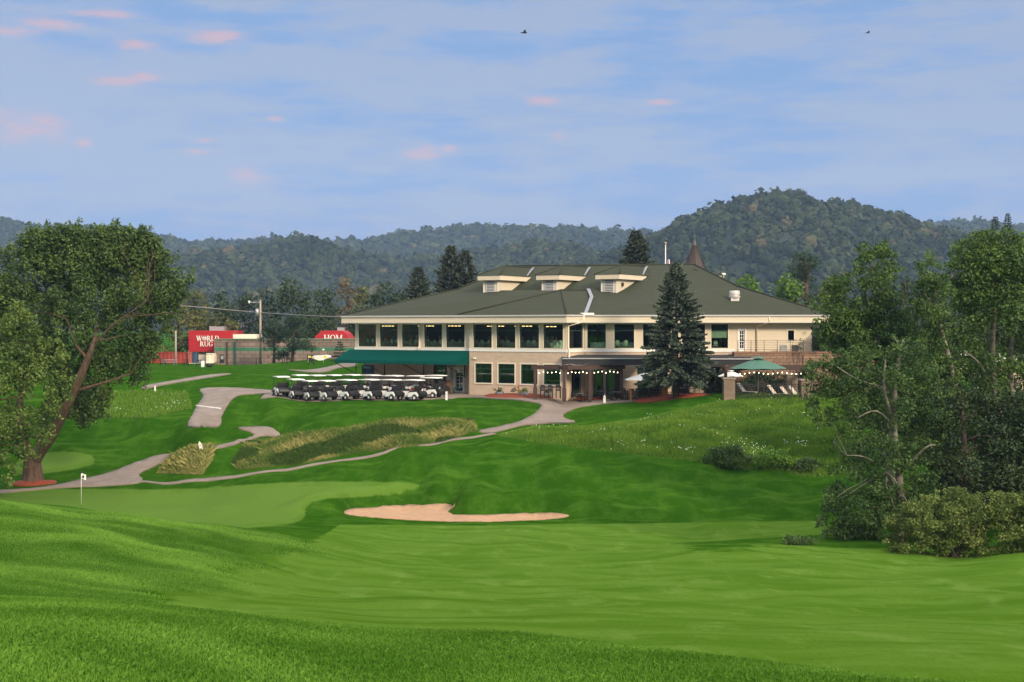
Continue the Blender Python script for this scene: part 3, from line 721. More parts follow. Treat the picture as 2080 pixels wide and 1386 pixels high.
def door(fr,o,parent,m,rows=5,cols=2,name='door'):
    s0,s1,z0,z1=o; mb=MB()
    for a,b in ((s0-.12,s0),(s1,s1+.12)): mb.fbox(fr,a,b,-.05,.04,z0,z1+.12)
    mb.fbox(fr,s0,s1,-.05,.036,z1,z1+.12)
    st=.11
    mb.fbox(fr,s0,s0+st,-.12,-.06,z0,z1); mb.fbox(fr,s1-st,s1,-.12,-.06,z0,z1)
    mb.fbox(fr,s0+st,s1-st,-.12,-.06,z0,z0+.25); mb.fbox(fr,s0+st,s1-st,-.12,-.06,z1-st,z1)
    w=(s1-s0-2*st); h=z1-st-z0-.25
    for k in range(1,cols): mb.fbox(fr,s0+st+w*k/cols-.02,s0+st+w*k/cols+.02,-.11,-.065,z0+.25,z1-st)
    for k in range(1,rows): mb.fbox(fr,s0+st,s1-st,-.108,-.068,z0+.25+h*k/rows-.02,z0+.25+h*k/rows+.02)
    d=mb.build(name,m,parent)
    MB().fbox(fr,s0+st,s1-st,-.095,-.085,z0+.25,z1-st).build('pane',M_GLASS,d)
    P_,dd,nn=fr
    q=P_+dd*(s1-.06)+nn*.0; MB().box((q.x,q.y,z0+1.0),(.05,.12,.05)).build('handle',M_GREY,d)
    return d
door(frR,drR,club,M_WHITE)
door(frR,drR2,club,M_DARKGREEN,1,1)
# lower storey
lowB=[(s_at(frB,a),s_at(frB,b),1.22,3.05) for a,b in ((965.5,999),(1012,1045.5),(1058,1092),(1105,1138))]
facade('brick_wall',frB,sJ+.02,LB,-.8,ZB-.003,lowB,.35,M_BL,club)
for o in lowB: window(frB,o,club,bars=3,tr=.12)
lowE=[(.9,2.4,.15,2.6)]
facade('brick_wall',frE,.01,LE-.01,-.8,ZB-.003,lowE,.35,M_BE,club)
for o in lowE: window(frE,o,club,tr=.05,fm=M_BLACK)
lowR=[(s_at(frR,a),s_at(frR,b),.12,2.75) for a,b in ((1207,1224),(1232,1262),(1296,1350),(1366,1398),(1432,1470))]
facade('brick_wall',frR,.02,LR,-.8,ZB-.003,lowR,.35,M_BR,club)
for o in lowR: window(frR,o,club,tr=.05,fm=M_BLACK)
dlo=[(s_at(frLow,883),s_at(frLow,905),.05,2.75),(s_at(frLow,923.5),s_at(frLow,941),.05,2.5)]
facade('brick_wall',frLow,0,sJ+.3,-.8,ZB-.003,dlo,.3,M_BL,club)
door(frLow,dlo[1],club,M_WHITE,6,2)
door(frLow,dlo[0],club,M_DARKWOOD,1,1)
MB().fbox((WL,dL,nL),-.02,.0,-9,-1.52,-.8,ZB-.01).build('side_wall',M_BL,club); MB().fbox((WL,dL,nL),-.36,-.06,-9.3,-.7,ZB,ZT).build('side_wall',M_SIDE,club)
MB().fbox((WL,dL,nL),sJ-.35,sJ+.0,-1.5,-.36,-.8,ZB-.01).build('return_wall',M_BL,club)
# soffit under the overhanging upper floor
MB().fbox((WL,dL,nL),-.3,sJ,-1.5,-.4,4.12,4.195).build('soffit',M_TRIM,club)
# back of the building
mb=MB(); ring=[WL-nL*9+dL*-.05,Vector((4,151,0)),Vector((29.2,150,0))]
for a,b in zip(ring[:-1],ring[1:]):
    fr,L=frame(a,b); mb.fbox(fr,0,L,0,.3,-.8,ZT)
fr,L=frame(C2,ring[-1]); mb.fbox(fr,.01,L,-.3,0,-.8,ZT)
mb.build('rear_wall',M_SIDE,club)
# interior: floor, partition walls
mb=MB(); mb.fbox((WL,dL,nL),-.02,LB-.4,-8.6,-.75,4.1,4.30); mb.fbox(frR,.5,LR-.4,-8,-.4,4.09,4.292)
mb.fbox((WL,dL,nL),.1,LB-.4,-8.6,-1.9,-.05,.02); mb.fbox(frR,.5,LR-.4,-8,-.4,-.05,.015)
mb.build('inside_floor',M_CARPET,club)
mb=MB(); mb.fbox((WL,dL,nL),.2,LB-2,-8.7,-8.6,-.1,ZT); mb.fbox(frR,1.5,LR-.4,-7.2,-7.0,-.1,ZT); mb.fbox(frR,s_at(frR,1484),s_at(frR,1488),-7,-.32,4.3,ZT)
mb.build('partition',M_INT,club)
# ceiling lamps of the dining room (lit)
M_LAMP=emis('lit_lamp',(1,.60,.26),3)
for px,nn_,zz in ((755,2.2,6.62),(836,2.2,6.62),(890,2.2,6.62),(978,2.2,6.60),(1035,2.2,6.60),(1075,3.0,6.56)):
    s=s_at(frB,px); mb=MB()
    for k in range(5): mb.fbox((WL,dL,nL),s-.9+k*.42,s-.66+k*.42,-nn_-.12,-nn_,zz-.03,zz+.03)
    c=mb.build('ceiling_lamp',M_LAMP,club)
    MB().fbox((WL,dL,nL),s-.95,s+.95,-nn_-.08,-nn_-.04,zz+.05,6.9).build('lamp_bar',M_BLACK,c)
# eaves
E0=Vector((-17.2,143.5,0));E1=Vector((4.95,128.8,0));E2=Vector((6.78,131.45,0));E3=Vector((29.5,130.9,0));E4=Vector((31,157,0));E5=Vector((9,160,0));E6=Vector((-9.4,155.1,0))
EV=[E0,E1,E2,E3,E4,E5,E6]; ZE0,ZE1=6.93,7.62
mb=MB(); n=len(EV)
mb.v=[(p.x,p.y,ZE0) for p in EV]+[(p.x,p.y,ZE1) for p in EV]
mb.f=[(i,(i+1)%n,(i+1)%n+n,i+n) for i in range(n)]; mb.m=[0]*n; mb.sm=[False]*n
mb.f.append(tuple(range(n))); mb.m.append(0); mb.sm.append(False)
mb.build('fascia',siding('cream_fascia',CREAM,.30),club)
mb=MB()
for i in range(4):
    a,b=EV[i-1 if False else i],EV[(i+1)%n]
    if i==3: break
    fr,L=frame(a,b); e0=.0; 
    mb.fbox(fr,e0,L+(0.06 if i!=1 else -.12),.004,.12,7.50,7.645)
    mb.fbox(fr,e0,L+(.01 if i!=1 else -.02),.004,.03,6.90,6.99)
mb.build('gutter',mat('grey_gutter',(.50,.48,.44),.5,.08),club)
ZR=7.66
def e3(p,z=ZR): return Vector((p.x,p.y,z))
sV=s_at((E0,(E1-E0).normalized(),nL),928); V0=E0+(E1-E0).normalized()*sV
A0=W(1140,590,137);A1=W(1197,590,141);KL=W(925,590,148);KR=W(1500,583,139.5);R0=W(1045,541,152);R1=W(1410,538,148);KB=Vector((23.5,150,10.4))
rv=[e3(E0),e3(V0),e3(E1),e3(E2),e3(E3),e3(E4),e3(E5),e3(E6),A0,A1,KL,KR,R0,R1,KB]
rf=[(0,1,8,10),(8,9,10),(1,2,8),(2,3,9,8),(3,4,11,9),(10,9,12),(9,11,13,12),(4,5,14,11),(11,14,13),(14,12,13),(14,5,6),(14,6,12),(6,7,12),(12,7,10),(10,7,0)]
mb=MB(); mb.add(rv,rf); roof=mb.build('roof',M_ROOF,club)
mb=MB()
def capline(a,b,r=.09): mb.tube([a+Vector((0,0,.03)),b+Vector((0,0,.03))],r,6)
for a,b in ((e3(E1),A0),(A0,A1),(R0,R1),(KR,R1),(e3(E3),KR),(e3(E0),KL),(KL,R0),(e3(V0),A0)): capline(a,b)
mb.build('ridge_cap',shingle('ridge_shingles',(.052,.056,.040),(.068,.070,.052)),roof)
# metal valley from wing ridge down to the inner corner
mb=MB(); up_=Vector((0,0,.07))
a,b=A1+up_,e3(E2)+up_; a=a+Vector((-.1,-.1,.1))
wv=Vector((.17,.0,0)); mid=a.lerp(b,.35)+Vector((.42,-.05,.05))
mb.add([a-wv,a+wv,mid+wv,mid-wv,b+wv,b-wv],[(0,1,2,3),(3,2,4,5)])
mb.build('valley_flashing',mat('zinc',(.22,.23,.25),.4,.1,3,0,.3),roof)
mb=MB().box((E2.x,E2.y-.10,7.73),(1.6,.22,.2)); mb.build('rain_head',M_WHITE,club)
# dormers
nD=Vector((-.5,-.866,0)); aD=Vector((.866,-.5,0))
M_DS=siding('dormer_siding',CREAM,.13); M_LOUV=mat('louvre_slats',(.55,.55,.53),.5,.05)
def dormer(px,Y,lamp=False):
    q=W(px,599.5,Y); w=1.75; P0=Vector((q.x,q.y,0))-aD*w
    fr=(P0,aD,nD); z0=q.z-.25; z1=11.22*1.0
    d=MB().fbox(fr,0,w,-6.2,0,z0,z1-.02).build('dormer',M_DS,club)
    f=MB(); ov=.42; zf=z1
    f.fbox(fr,-ov,w+ov,-6.0,ov,zf,zf+.46); f.build('dormer_fascia',siding('dormer_trim',CREAM,.23),d)
    [MB().fbox(fr,q0,q0+.14,.003,.03,z0,z1-.02).build('corner_board',M_WHITE,d) for q0 in (0,w-.14)]
    l=MB(); s0,s1=.42,w-.42; za,zb=z0+.28,z1-.12
    for k in range(9):
        z=za+(zb-za)*k/9; P_,dd,nn=fr
        l.fbox(fr,s0,s1,.02,.06,z,z+.085)
    l.fbox(fr,s0-.06,s0,.004,.07,za-.06,zb+.06); l.fbox(fr,s1,s1+.06,.004,.07,za-.06,zb+.06)
    l.build('louver',M_LOUV,d)
    MB().fbox(fr,s0,s1,.003,.012,za,zb).build('louver_back',M_BLACK,d)
    r=MB(); ze=zf+.48; zr=12.78; o2=ov+.06
    def L(s,t,z): p=P0+aD*s+nD*t; return (p.x,p.y,z)
    r.add([L(-o2,o2,ze),L(w+o2,o2,ze),L(w+o2,-6.6,ze),L(-o2,-6.6,ze),L(w/2,-2.9,zr),L(w/2,-9.0,zr),L(w/2,-6.6,ze)],
          [(0,1,4),(1,2,5,4),(3,0,4,5),(0,3,2,1)])
    rr=r.build('dormer_roof',M_ROOF,d)
    c=MB(); 
    for a,b in ((L(w+o2,o2,ze),L(w/2,-2.9,zr)),(L(w/2,-2.9,zr),L(w/2,-8.6,zr)),(L(-o2,o2,ze),L(w/2,-2.9,zr))): c.tube([Vector(a)+Vector((0,0,.02)),Vector(b)+Vector((0,0,.02))],.08,6)
    c.build('ridge_cap',M_ROOF,d)
    v=MB(); a=Vector(L(w+.3,-5.2,ze+.12)); b=Vector(L(w/2+.1,-8.6,zr+.05)); e=aD*.16
    v.add([a-e,a+e,b+e,b-e],[(0,1,2,3)]); v.build('valley_flashing',bpy.data.materials['zinc'],d)
    if lamp:
        p=P0+aD*w-nD*1.0; MB().box((p.x+.1,p.y-.02,z1-.5),(.22,.2,.38),rz=math.atan2(aD.y,aD.x)).build('wall_lamp',M_DARKWOOD,d)
dormer(1012,142.6); dormer(1132,141.4); dormer(1253.5,139.4,True)
# small dormer on the right slope
p=W(1443,569,145); q=W(1466,569,145); mb=MB(); mb.box(((p.x+q.x)/2,146.2,11.35),(q.x-p.x,2.4,.95)); d=mb.build('dormer',M_DS,club)
mb=MB(); mb.add([(p.x-.9,144.8,11.85),(q.x+.2,144.8,11.85),(q.x+.2,147.6,11.85),(p.x-.9,147.6,11.85),(p.x-1.6,146.2,12.55)],[(0,1,4),(1,2,4),(2,3,4),(3,0,4),(0,3,2,1)]); mb.build('dormer_roof',M_ROOF,d)
q=W(1470,557,145); MB().box(q,(.35,.3,.22)).tube([q+Vector((0,0,-.4)),q],.05).build('flood_lamp',M_WHITE,d)
# spire
q=W(1411,548,158); mb=MB(); mb.lathe([(1.28,0),(1.22,.0),(.62,1.55),(.22,2.72)],(q.x,q.y,q.z),8,smooth=False)
mb.lathe([(1.0,-4),(1.0,0.02)],(q.x,q.y,q.z),8,smooth=False)
m,nt,b=new_mat('brown_spire'); v=coords(nt); lk(nt,mixc(nt,noise(nt,v,3,5),(.05,.033,.024),(.085,.058,.042)),b.inputs['Base Color']); b.inputs['Roughness'].default_value=.6
sp=mb.build('spire',m,club)
mb=MB()
for k in range(24):
    a=k*math.pi/12; mb.tube([(q.x+1.25*math.cos(a),q.y+1.25*math.sin(a),q.z+.02),(q.x+.22*math.cos(a),q.y+.22*math.sin(a),q.z+2.72)],.022,4)
mb.build('spire_seam',mat('spire_seams',(.035,.022,.016),.6),sp)
MB().lathe([(.24,2.66),(.05,3.35),(.035,3.4),(.03,3.5),(.06,3.56),(.025,3.62),(.02,4.5),(0,4.55)],(q.x,q.y,q.z),10).build('finial',mat('weathered_copper',(.10,.10,.085),.6),sp)
# kitchen exhaust on the roof
q=W(1492,623,135.5); mb=MB(); mb.box((q.x,q.y,q.z+.35),(.78,.78,.9)); mb.lathe([(.50,.80),(.56,.95),(.56,1.02),(.42,1.05),(.42,1.1),(.5,1.12),(.5,1.4),(.46,1.5),(0,1.5)],(q.x,q.y,q.z),16,smooth=False)
mb.build('roof_fan',mat('pale_metal',(.62,.58,.54),.45,.1,2,0,.2),roof)
# downspouts
def spout(fr,pts):
    P_,d,n=fr; MB().tube([P_+d*s+n*o+Vector((0,0,z)) for s,o,z in pts],.065,8).build('downspout',M_TRIM,club)
s=s_at(frA,853); spout(frA,[(s-.65,1.15,7.5),(s-.65,1.15,7.1),(s-.1,.5,6.9),(s,.1,6.7),(s,.1,4.62),(s-.02,.2,4.5),(s-.1,.3,4.3)])
spout(frE,[(1.2,1.12,7.5),(1.2,1.12,7.05),(.5,.4,6.75),(.12,.1,6.6),(.12,.1,4.6),(.12,.2,4.45),(.1,.2,4.1),(-.0,.3,3.9),(-.12,.32,3.7),(-.12,.32,3.4)])
s=s_at(frR,1537); spout(frR,[(s+1.0,1.12,7.5),(s+1.0,1.12,7.05),(s,.12,6.55),(s,.1,4.3)])
# awning over the cart bay
aw=[]; zA,zF=4.24,3.26; n0=0.06; ext=2.0
frW=(WL,dL,nL); sl=-1.0; sr=sJ-.06
mb=MB(); nx=26; 
vs=[];fs=[]
for i in range(nx+1):
    s=sl+(sr-sl)*i/nx; sag=.03*math.sin(i*2.4)
    for (nn,z) in ((-.3,zA),(.6,zA-.32+sag*.5),(ext,zF+sag),(ext+.01,zF-.02),(ext+.02,zF-.34+.035*math.sin(i*3.1))):
        p=WL+dL*s+nL*nn; vs.append((p.x,p.y,z))
for i in range(nx):
    for k in range(4): a=i*5+k; fs.append((a,a+1,a+6,a+5))
mb.add(vs,fs,0,True)
for i in (0,nx): mb.add([vs[i*5+k] for k in range(5)]+[(lambda p:(p.x,p.y,zF-.3))(WL+dL*(sl if i==0 else sr)+nL*-.3)],[(0,1,2,3,4,5)])
awn=mb.build('awning',M_AWN,club)
for px in (724,782,861,944):
    s=s_at(frLow,px); mb=MB()
    P_=WL+dL*s
    mb.tube([P_-nL*1.44+Vector((0,0,1.6)),P_-nL*1.44+Vector((0,0,4.1))],.045,6)
    mb.tube([P_-nL*1.4+Vector((0,0,1.75)),P_+nL*1.95+Vector((0,0,zF-.28))],.04,6)
    mb.build('brace',M_BLACK,awn)
# lit sign board, notice board, exit light under the awning
def board(name,px0,px1,z0,z1,m,fr=frLow,off=.02,th=.06):
    return MB().fbox(fr,s_at(fr,px0),s_at(fr,px1),off,off+th,z0,z1).build(name,m,club)
m,nt,b=new_mat('poster_blue'); v=coords(nt); lk(nt,mixc(nt,ramp(nt,noise(nt,v,1.1,3),.35,.6),(.008,.02,.07),(.03,.09,.13)),b.inputs['Base Color']); b.inputs['Roughness'].default_value=.3
sg=board('vending_sign',736,760,1.75,2.65,m)
s0=s_at(frLow,737); mb=MB()
for k in range(5): mb.fbox(frLow,s0+.2+k*.2,s0+.33+k*.2,.085,.095,2.3,2.5)
mb.build('lettering',mat('pale_print',(.3,.4,.5),.5),sg)
board('notice_board',909,914.5,1.35,2.6,M_WHITE)
board('exit_light',893,905,2.95,3.15,emis('pale_light',(1,.95,.85),.5))
# dark canopy along the terrace wall
def canopy(px0,px1,Y0,Y1,z0,z1):
    a=(px0-CX)/F*Y1; b=(px1-CX)/F*Y1; mb=MB()
    mb.add([(a,Y0,z0),(b,Y0,z0),(b,Y1,z1),(a,Y1,z1),(a,Y0,z0-.1),(b,Y0,z0-.1),(b,Y1,z1-.55),(a,Y1,z1-.55)],[(0,1,2,3),(3,2,6,7),(4,7,6,5),(0,3,7,4),(1,5,6,2),(0,4,5,1)])
    c=mb.build('terrace_canopy',mat('charcoal_canvas',(.022,.022,.026),.8,.2),club)
    mb=MB().box(((a+b)/2,Y1-.03,z1+.05),(b-a,.1,.1)); mb.build('canopy_roller',M_GREY,c)
canopy(1142,1330,131.7,128.6,3.95,3.62); canopy(1424,1530,131.7,128.8,3.95,3.58)
# wall lamp by the cart bay
q=frB[0]+dL*s_at(frB,965)+nL*.08; MB().box((q.x,q.y,3.55),(.22,.16,.16),rz=math.atan2(dL.y,dL.x)).build('wall_lamp',M_WHITE,club)
# ------------------------------------------------------------------ trees and plants
def leaf_mesh(name,pts,nrm,size,m,parent,tint,g,aspect=.6,jit=.9):
    n=len(pts); d=nrm+g.normal(size=(n,3))*jit; d/=np.linalg.norm(d,axis=1)[:,None]+1e-9
    t=np.cross(d,g.normal(size=(n,3))); t/=np.linalg.norm(t,axis=1)[:,None]+1e-9
    b=np.cross(d,t); s=(size*g.uniform(.6,1.35,n))[:,None]
    V=np.stack([pts-t*s*.5,pts+b*s*.5*aspect+d*s*.08,pts+t*s*.5,pts-b*s*.5*aspect+d*s*.08],1).reshape(-1,3)
    return np_mesh(name,V,np.arange(4*n).reshape(n,4),m,parent,tint=np.repeat(tint,4))
def crown(clumps,dens,size,m,parent,g,name='crown',squash=.75,shell=.55,aspect=.6):
    P_,N_,T_=[],[],[]
    for x,y,z,r in clumps:
        n=max(6,int(dens*r*r)); d=g.normal(size=(n,3)); d/=np.linalg.norm(d,axis=1)[:,None]
        lump=1+.35*np.sin(d[:,0]*3.1+x)*np.sin(d[:,1]*2.7+y)*np.sin(d[:,2]*3.3+z)
        rr=r*lump*g.uniform(shell**2,1,n)**.5
        p=d*rr[:,None]; p[:,2]*=squash; P_.append(p+(x,y,z)); nn=d*.7; nn[:,2]+=.45; N_.append(nn)
        T_.append(np.clip(g.uniform(.0,.75)+g.uniform(-.3,.35,n),0,1))
    return leaf_mesh(name,np.concatenate(P_),np.concatenate(N_),size,m,parent,np.concatenate(T_),g,aspect)
def outline_clumps(poly,Y,n,r0,r1,depth,g,dmax=5.5):
    poly=[tuple(p) for p in poly]; xs=[p[0] for p in poly]; ys=[p[1] for p in poly]; out=[]; k=0
    while len(out)<n and k<6000:
        k+=1; px=g.uniform(min(xs),max(xs)); py=g.uniform(min(ys),max(ys))
        if not inpoly([px],[py],poly)[0]: continue
        d=float(sdf(np.array([px]),np.array([py]),poly)[0])*Y/F
        r=g.uniform(r0,r1); r=min(r,max(r0*.5,d*.85+.1))
        dd=min(dmax,d*depth+.4); dy=g.uniform(-dd,dd); q=W(px,py,Y+dy); out.append((q.x,q.y,q.z,r))
    return out
def limb(mb,a,b,r0,r1,g,bow=.12,seg=6,n=6):
    a=Vector(a);b=Vector(b); L=(b-a).length; off=Vector((g.normal(),g.normal(),abs(g.normal())))*L*bow
    pts=[a.lerp(b,t)+off*(4*t*(1-t))*.5+Vector((g.normal(),g.normal(),g.normal()))*L*.012 for t in np.linspace(0,1,n)]
    mb.tube(pts,[r0+(r1-r0)*t for t in np.linspace(0,1,n)],seg); return pts
def bark(name,c0,c1,vs=5,hs=(1,1,.25)):
    m,nt,b=new_mat(name); v=coords(nt); n=noise(nt,v,vs,6,.65,hs)
    lk(nt,mixc(nt,ramp(nt,n,.3,.7),c0,c1),b.inputs['Base Color']); b.inputs['Roughness'].default_value=.95; bump(nt,b,n,1,.06); return m
M_BARK=bark('brown_bark',(.045,.026,.016),(.115,.07,.042)); M_BIRCH=bark('pale_aspen_bark',(.10,.09,.068),(.25,.23,.18),3,(1,1,1.6)); M_DBARK=bark('dark_bark',(.04,.03,.022),(.09,.065,.05))
M_L1=leafmat('maple_leaves',(.030,.068,.014),(.125,.185,.045)); M_L2=leafmat('ash_leaves',(.055,.105,.018),(.19,.26,.055))
M_L3=leafmat('aspen_leaves',(.024,.062,.014),(.105,.175,.04)); M_L4=leafmat('poplar_leaves',(.032,.078,.015),(.13,.21,.045))
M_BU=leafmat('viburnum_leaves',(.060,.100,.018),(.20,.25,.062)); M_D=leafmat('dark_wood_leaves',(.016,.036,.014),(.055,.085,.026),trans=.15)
M_OL=leafmat('olive_leaves',(.05,.065,.018),(.15,.15,.04)); M_DRY=leafmat('dry_leaves',(.10,.075,.035),(.19,.14,.06)); M_BR2=leafmat('bright_leaves',(.05,.11,.015),(.15,.26,.03))
M_SP=leafmat('spruce_needles',(.032,.054,.034),(.125,.160,.105),trans=.05); M_SP2=leafmat('far_spruce_needles',(.020,.036,.022),(.085,.105,.06),trans=.05)
M_PINE=leafmat('pine_needles',(.014,.038,.020),(.045,.082,.034),trans=.05)
def broad_tree(name,label,trunk,polys,Y,n,r0,r1,dens,size,m,mb_,seed,depth=.8,limbs=16,group=None,cat='tree',limb_r=.10,shell=.5,extra=(),edge=70,squash=.8):
    """trunk: list of (px,py,dy,radius) chains; polys: crown outlines"""
    g=np.random.default_rng(seed)
    b=trunk[0][0]; base=W(b[0],b[1],Y+b[2]); base.z=G(base.x,base.y)-.15
    t=thing(name,label,cat,base,group)
    tb=MB(); tips=[]
    for ch in trunk:
        pts=[W(px,py,Y+dy) for px,py,dy,r in ch]; rs=[c[3] for c in ch]
        if ch is trunk[0]: pts[0].z=base.z
        cp=smooth_poly([(*p,r) for p,r in zip(pts,rs)],4,False)
        tb.tube([c[:3] for c in cp],[max(.02,c[3]) for c in cp],9); tips+= [(Vector(c[:3]),c[3]) for c in cp[len(cp)//3:]]
    cl=[]
    for k,p in enumerate(polys): cl+=outline_clumps(p,Y,n[k],r0,r1,depth,g)
    for p in polys:
        L=len(p)
        for k in range(edge):
            i=g.integers(L); t_=g.uniform(); x=p[i][0]*(1-t_)+p[(i+1)%L][0]*t_; y=p[i][1]*(1-t_)+p[(i+1)%L][1]*t_
            q=W(x+g.normal()*5,y+g.normal()*6+3,Y+g.uniform(-1.2,1.2)); cl.append((q.x,q.y,q.z,r0*g.uniform(.45,.95)))
    cl+=list(extra)
    for k in range(limbs):
        c=cl[g.integers(len(cl))]; cv=Vector(c[:3])
        a=min(tips,key=lambda q:(q[0]-cv).length+max(0,q[0].z-cv.z+.5)*1.5)
        L=(a[0]-cv).length; limb(tb,a[0],cv,min(a[1]*.6,limb_r*(.5+L*.1)),.015,g)
    tb.build('trunk',mb_,t)
    crown(cl,dens,size,m,t,g,shell=shell,squash=squash)
    return t
# the big maple on the left with its leaning limb
broad_tree('maple_tree','big broad tree with a red mulch ring and a thick limb leaning right',
 [[(67,985,0,.98),(67,972,0,.80),(66,945,0,.68),(66,928,0,.60)],
  [(66,945,.1,.50),(80,920,-.4,.44),(105,885,-1.4,.39),(128,840,-2.6,.35),(150,795,-3.4,.32),(178,730,-3.8,.25),(190,695,-3.6,.15),(205,640,.3,.08)],
  [(66,940,0,.48),(52,905,.4,.40),(40,860,.8,.30),(45,780,1.2,.17),(70,690,1.2,.12),(100,600,1,.07)],
  [(68,940,-.1,.30),(86,880,.8,.22),(105,800,1.5,.17),(130,700,1.8,.11),(150,600,1.5,.06)],
  [(178,730,-3.8,.13),(150,695,-4,.08),(140,660,-4.2,.05),(128,640,-4.3,.03)],[(150,795,-3.4,.14),(220,775,-3.2,.08),(265,760,-3,.04)],[(190,700,-3.6,.10),(230,660,-3.9,.06),(300,610,-4,.03)]],
 [[(-60,520),(10,500),(60,463),(85,474),(110,486),(150,459),(185,476),(240,454),(272,478),(305,470),(335,520),(388,552),(385,590),(350,640),(325,700),(302,768),(240,772),(212,830),(160,842),(130,800),(60,760),(-60,740)],
  [(60,468),(150,464),(250,460),(305,474),(335,520),(320,560),(40,540)],[(130,790),(210,835),(180,850),(130,830),(100,880),(90,840)]],
 107,[560,190,26],.42,.95,300,.23,M_L1,M_BARK,101,depth=.75,limbs=44,squash=1.25,edge=130)
broad_tree('ash_tree','light olive tree at the left edge in front of the big maple',
 [[(-80,1000,0,.40),(-78,930,0,.32),(-70,850,0,.25),(-50,750,0,.15),(-30,660,0,.06)]],
 [[(-200,560),(-20,590),(50,615),(72,655),(62,690),(118,688),(138,715),(130,755),(148,772),(138,805),(112,850),(98,890),(52,925),(22,968),(-20,978),(-200,960)]],
 99,[300],.38,.9,300,.21,M_L2,M_BARK,102,depth=.6,limbs=24,squash=1.1,edge=90)
# right hand grove
broad_tree('aspen_tree','pale stemmed aspen with sparse lower boughs at the front of the grove',
 [[(1828,1100,0,.26),(1830,1015,0,.21),(1822,930,0,.18),(1816,860,0,.15),(1818,790,.1,.12),(1825,735,.1,.09),(1835,690,.2,.05)],
  [(1816,862,0,.12),(1803,820,-.3,.09),(1795,780,-.4,.07),(1800,720,-.3,.04)],[(1830,1010,0,.10),(1800,960,-.8,.06),(1760,930,-1.2,.035),(1720,925,-1.3,.02)],
  [(1816,868,0,.07),(1780,835,-.8,.045),(1740,850,-1,.025)],[(1828,960,-.3,.07),(1880,910,-1.5,.05),(1900,905,-1.6,.03)],[(1800,790,-.3,.05),(1740,770,-1,.035),(1700,745,-1.2,.02)]],
 [[(1640,742),(1690,732),(1760,690),(1830,680),(1900,700),(1930,800),(1920,900),(1900,1010),(1850,1112),(1700,1112),(1668,1060),(1684,990),(1694,900),(1704,850),(1662,850),(1637,800)],
  [(1668,1060),(1684,990),(1760,960),(1850,1000),(1850,1112),(1700,1112)],[(1640,742),(1760,700),(1780,800),(1704,850),(1662,850)]],
 72,[190,90,34],.3,.75,420,.15,M_L3,M_BIRCH,103,depth=.6,limbs=15,limb_r=.05,shell=.25)
broad_tree('aspen_tree','tall slim aspen with a forked pale top behind the front one',
 [[(1812,1100,0,.26),(1805,900,0,.20),(1795,760,0,.15),(1781,660,0,.11),(1777,600,0,.08),(1770,540,0,.04)],[(1781,640,0,.08),(1790,580,.3,.05),(1800,535,.4,.03)],[(1780,660,0,.06),(1762,610,-.3,.04),(1757,570,-.4,.02)]],
 [[(1745,506),(1775,498),(1800,494),(1826,520),(1822,580),(1850,620),(1852,690),(1810,740),(1720,745),(1668,690),(1690,640),(1752,625),(1740,560)],[(1680,566),(1722,560),(1745,620),(1740,700),(1672,690),(1662,640)],[(1690,690),(1850,690),(1860,900),(1740,880)]],
 82,[150,52,60],.35,.85,360,.17,M_L4,M_BIRCH,104,depth=.6,limbs=22,limb_r=.05,shell=.3)
broad_tree('aspen_tree','narrow aspen with a bent pale trunk in the middle of the grove',
 [[(1955,1080,0,.26),(1950,850,0,.20),(1930,740,0,.16),(1912,670,0,.13),(1904,615,0,.10),(1892,560,0,.05)],[(1904,630,0,.07),(1880,600,-.4,.04),(1868,570,-.5,.02)]],
 [[(1866,542),(1888,520),(1916,545),(1932,620),(1928,720),(1965,800),(1895,810),(1835,760),(1850,640)],[(1840,750),(1970,800),(1985,960),(1870,980)]],
 86,[120,110],.35,.85,360,.17,M_L4,M_BIRCH,105,depth=.6,limbs=20,limb_r=.05,shell=.3)
broad_tree('poplar_tree','tallest dense poplar with two pale stems at the right edge',
 [[(2045,1110,0,.32),(2040,900,0,.26),(2022,800,0,.20),(2016,720,0,.16),(2020,640,0,.12),(2035,540,0,.06)],[(2045,1000,.2,.22),(2060,850,.2,.18),(2052,760,0,.14),(2058,640,-.1,.10),(2060,560,-.2,.05)],[(2022,800,0,.08),(1990,740,-1,.05),(1960,715,-1.2,.03)]],
 [[(1930,512),(1960,492),(2000,474),(2040,468),(2100,480),(2180,600),(2180,1000),(2040,1012),(1960,992),(1905,960),(1912,850),(1932,720),(1938,600),(1925,560)],[(1930,512),(2000,474),(2100,480),(2100,640),(1940,640)]],
 77,[300,90],.4,.95,330,.17,M_L4,M_BIRCH,106,depth=.6,limbs=30,limb_r=.06)
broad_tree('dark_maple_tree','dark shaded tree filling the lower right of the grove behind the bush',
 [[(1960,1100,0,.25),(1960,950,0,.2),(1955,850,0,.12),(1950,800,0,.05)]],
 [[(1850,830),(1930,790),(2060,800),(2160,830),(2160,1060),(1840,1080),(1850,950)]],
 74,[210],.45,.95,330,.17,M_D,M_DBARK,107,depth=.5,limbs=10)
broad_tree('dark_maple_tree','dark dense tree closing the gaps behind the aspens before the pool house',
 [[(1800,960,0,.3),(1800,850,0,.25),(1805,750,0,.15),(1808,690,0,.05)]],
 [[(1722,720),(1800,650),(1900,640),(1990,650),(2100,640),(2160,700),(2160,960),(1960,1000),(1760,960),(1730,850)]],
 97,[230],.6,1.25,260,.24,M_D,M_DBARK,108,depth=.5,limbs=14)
g_=np.random.default_rng(50)
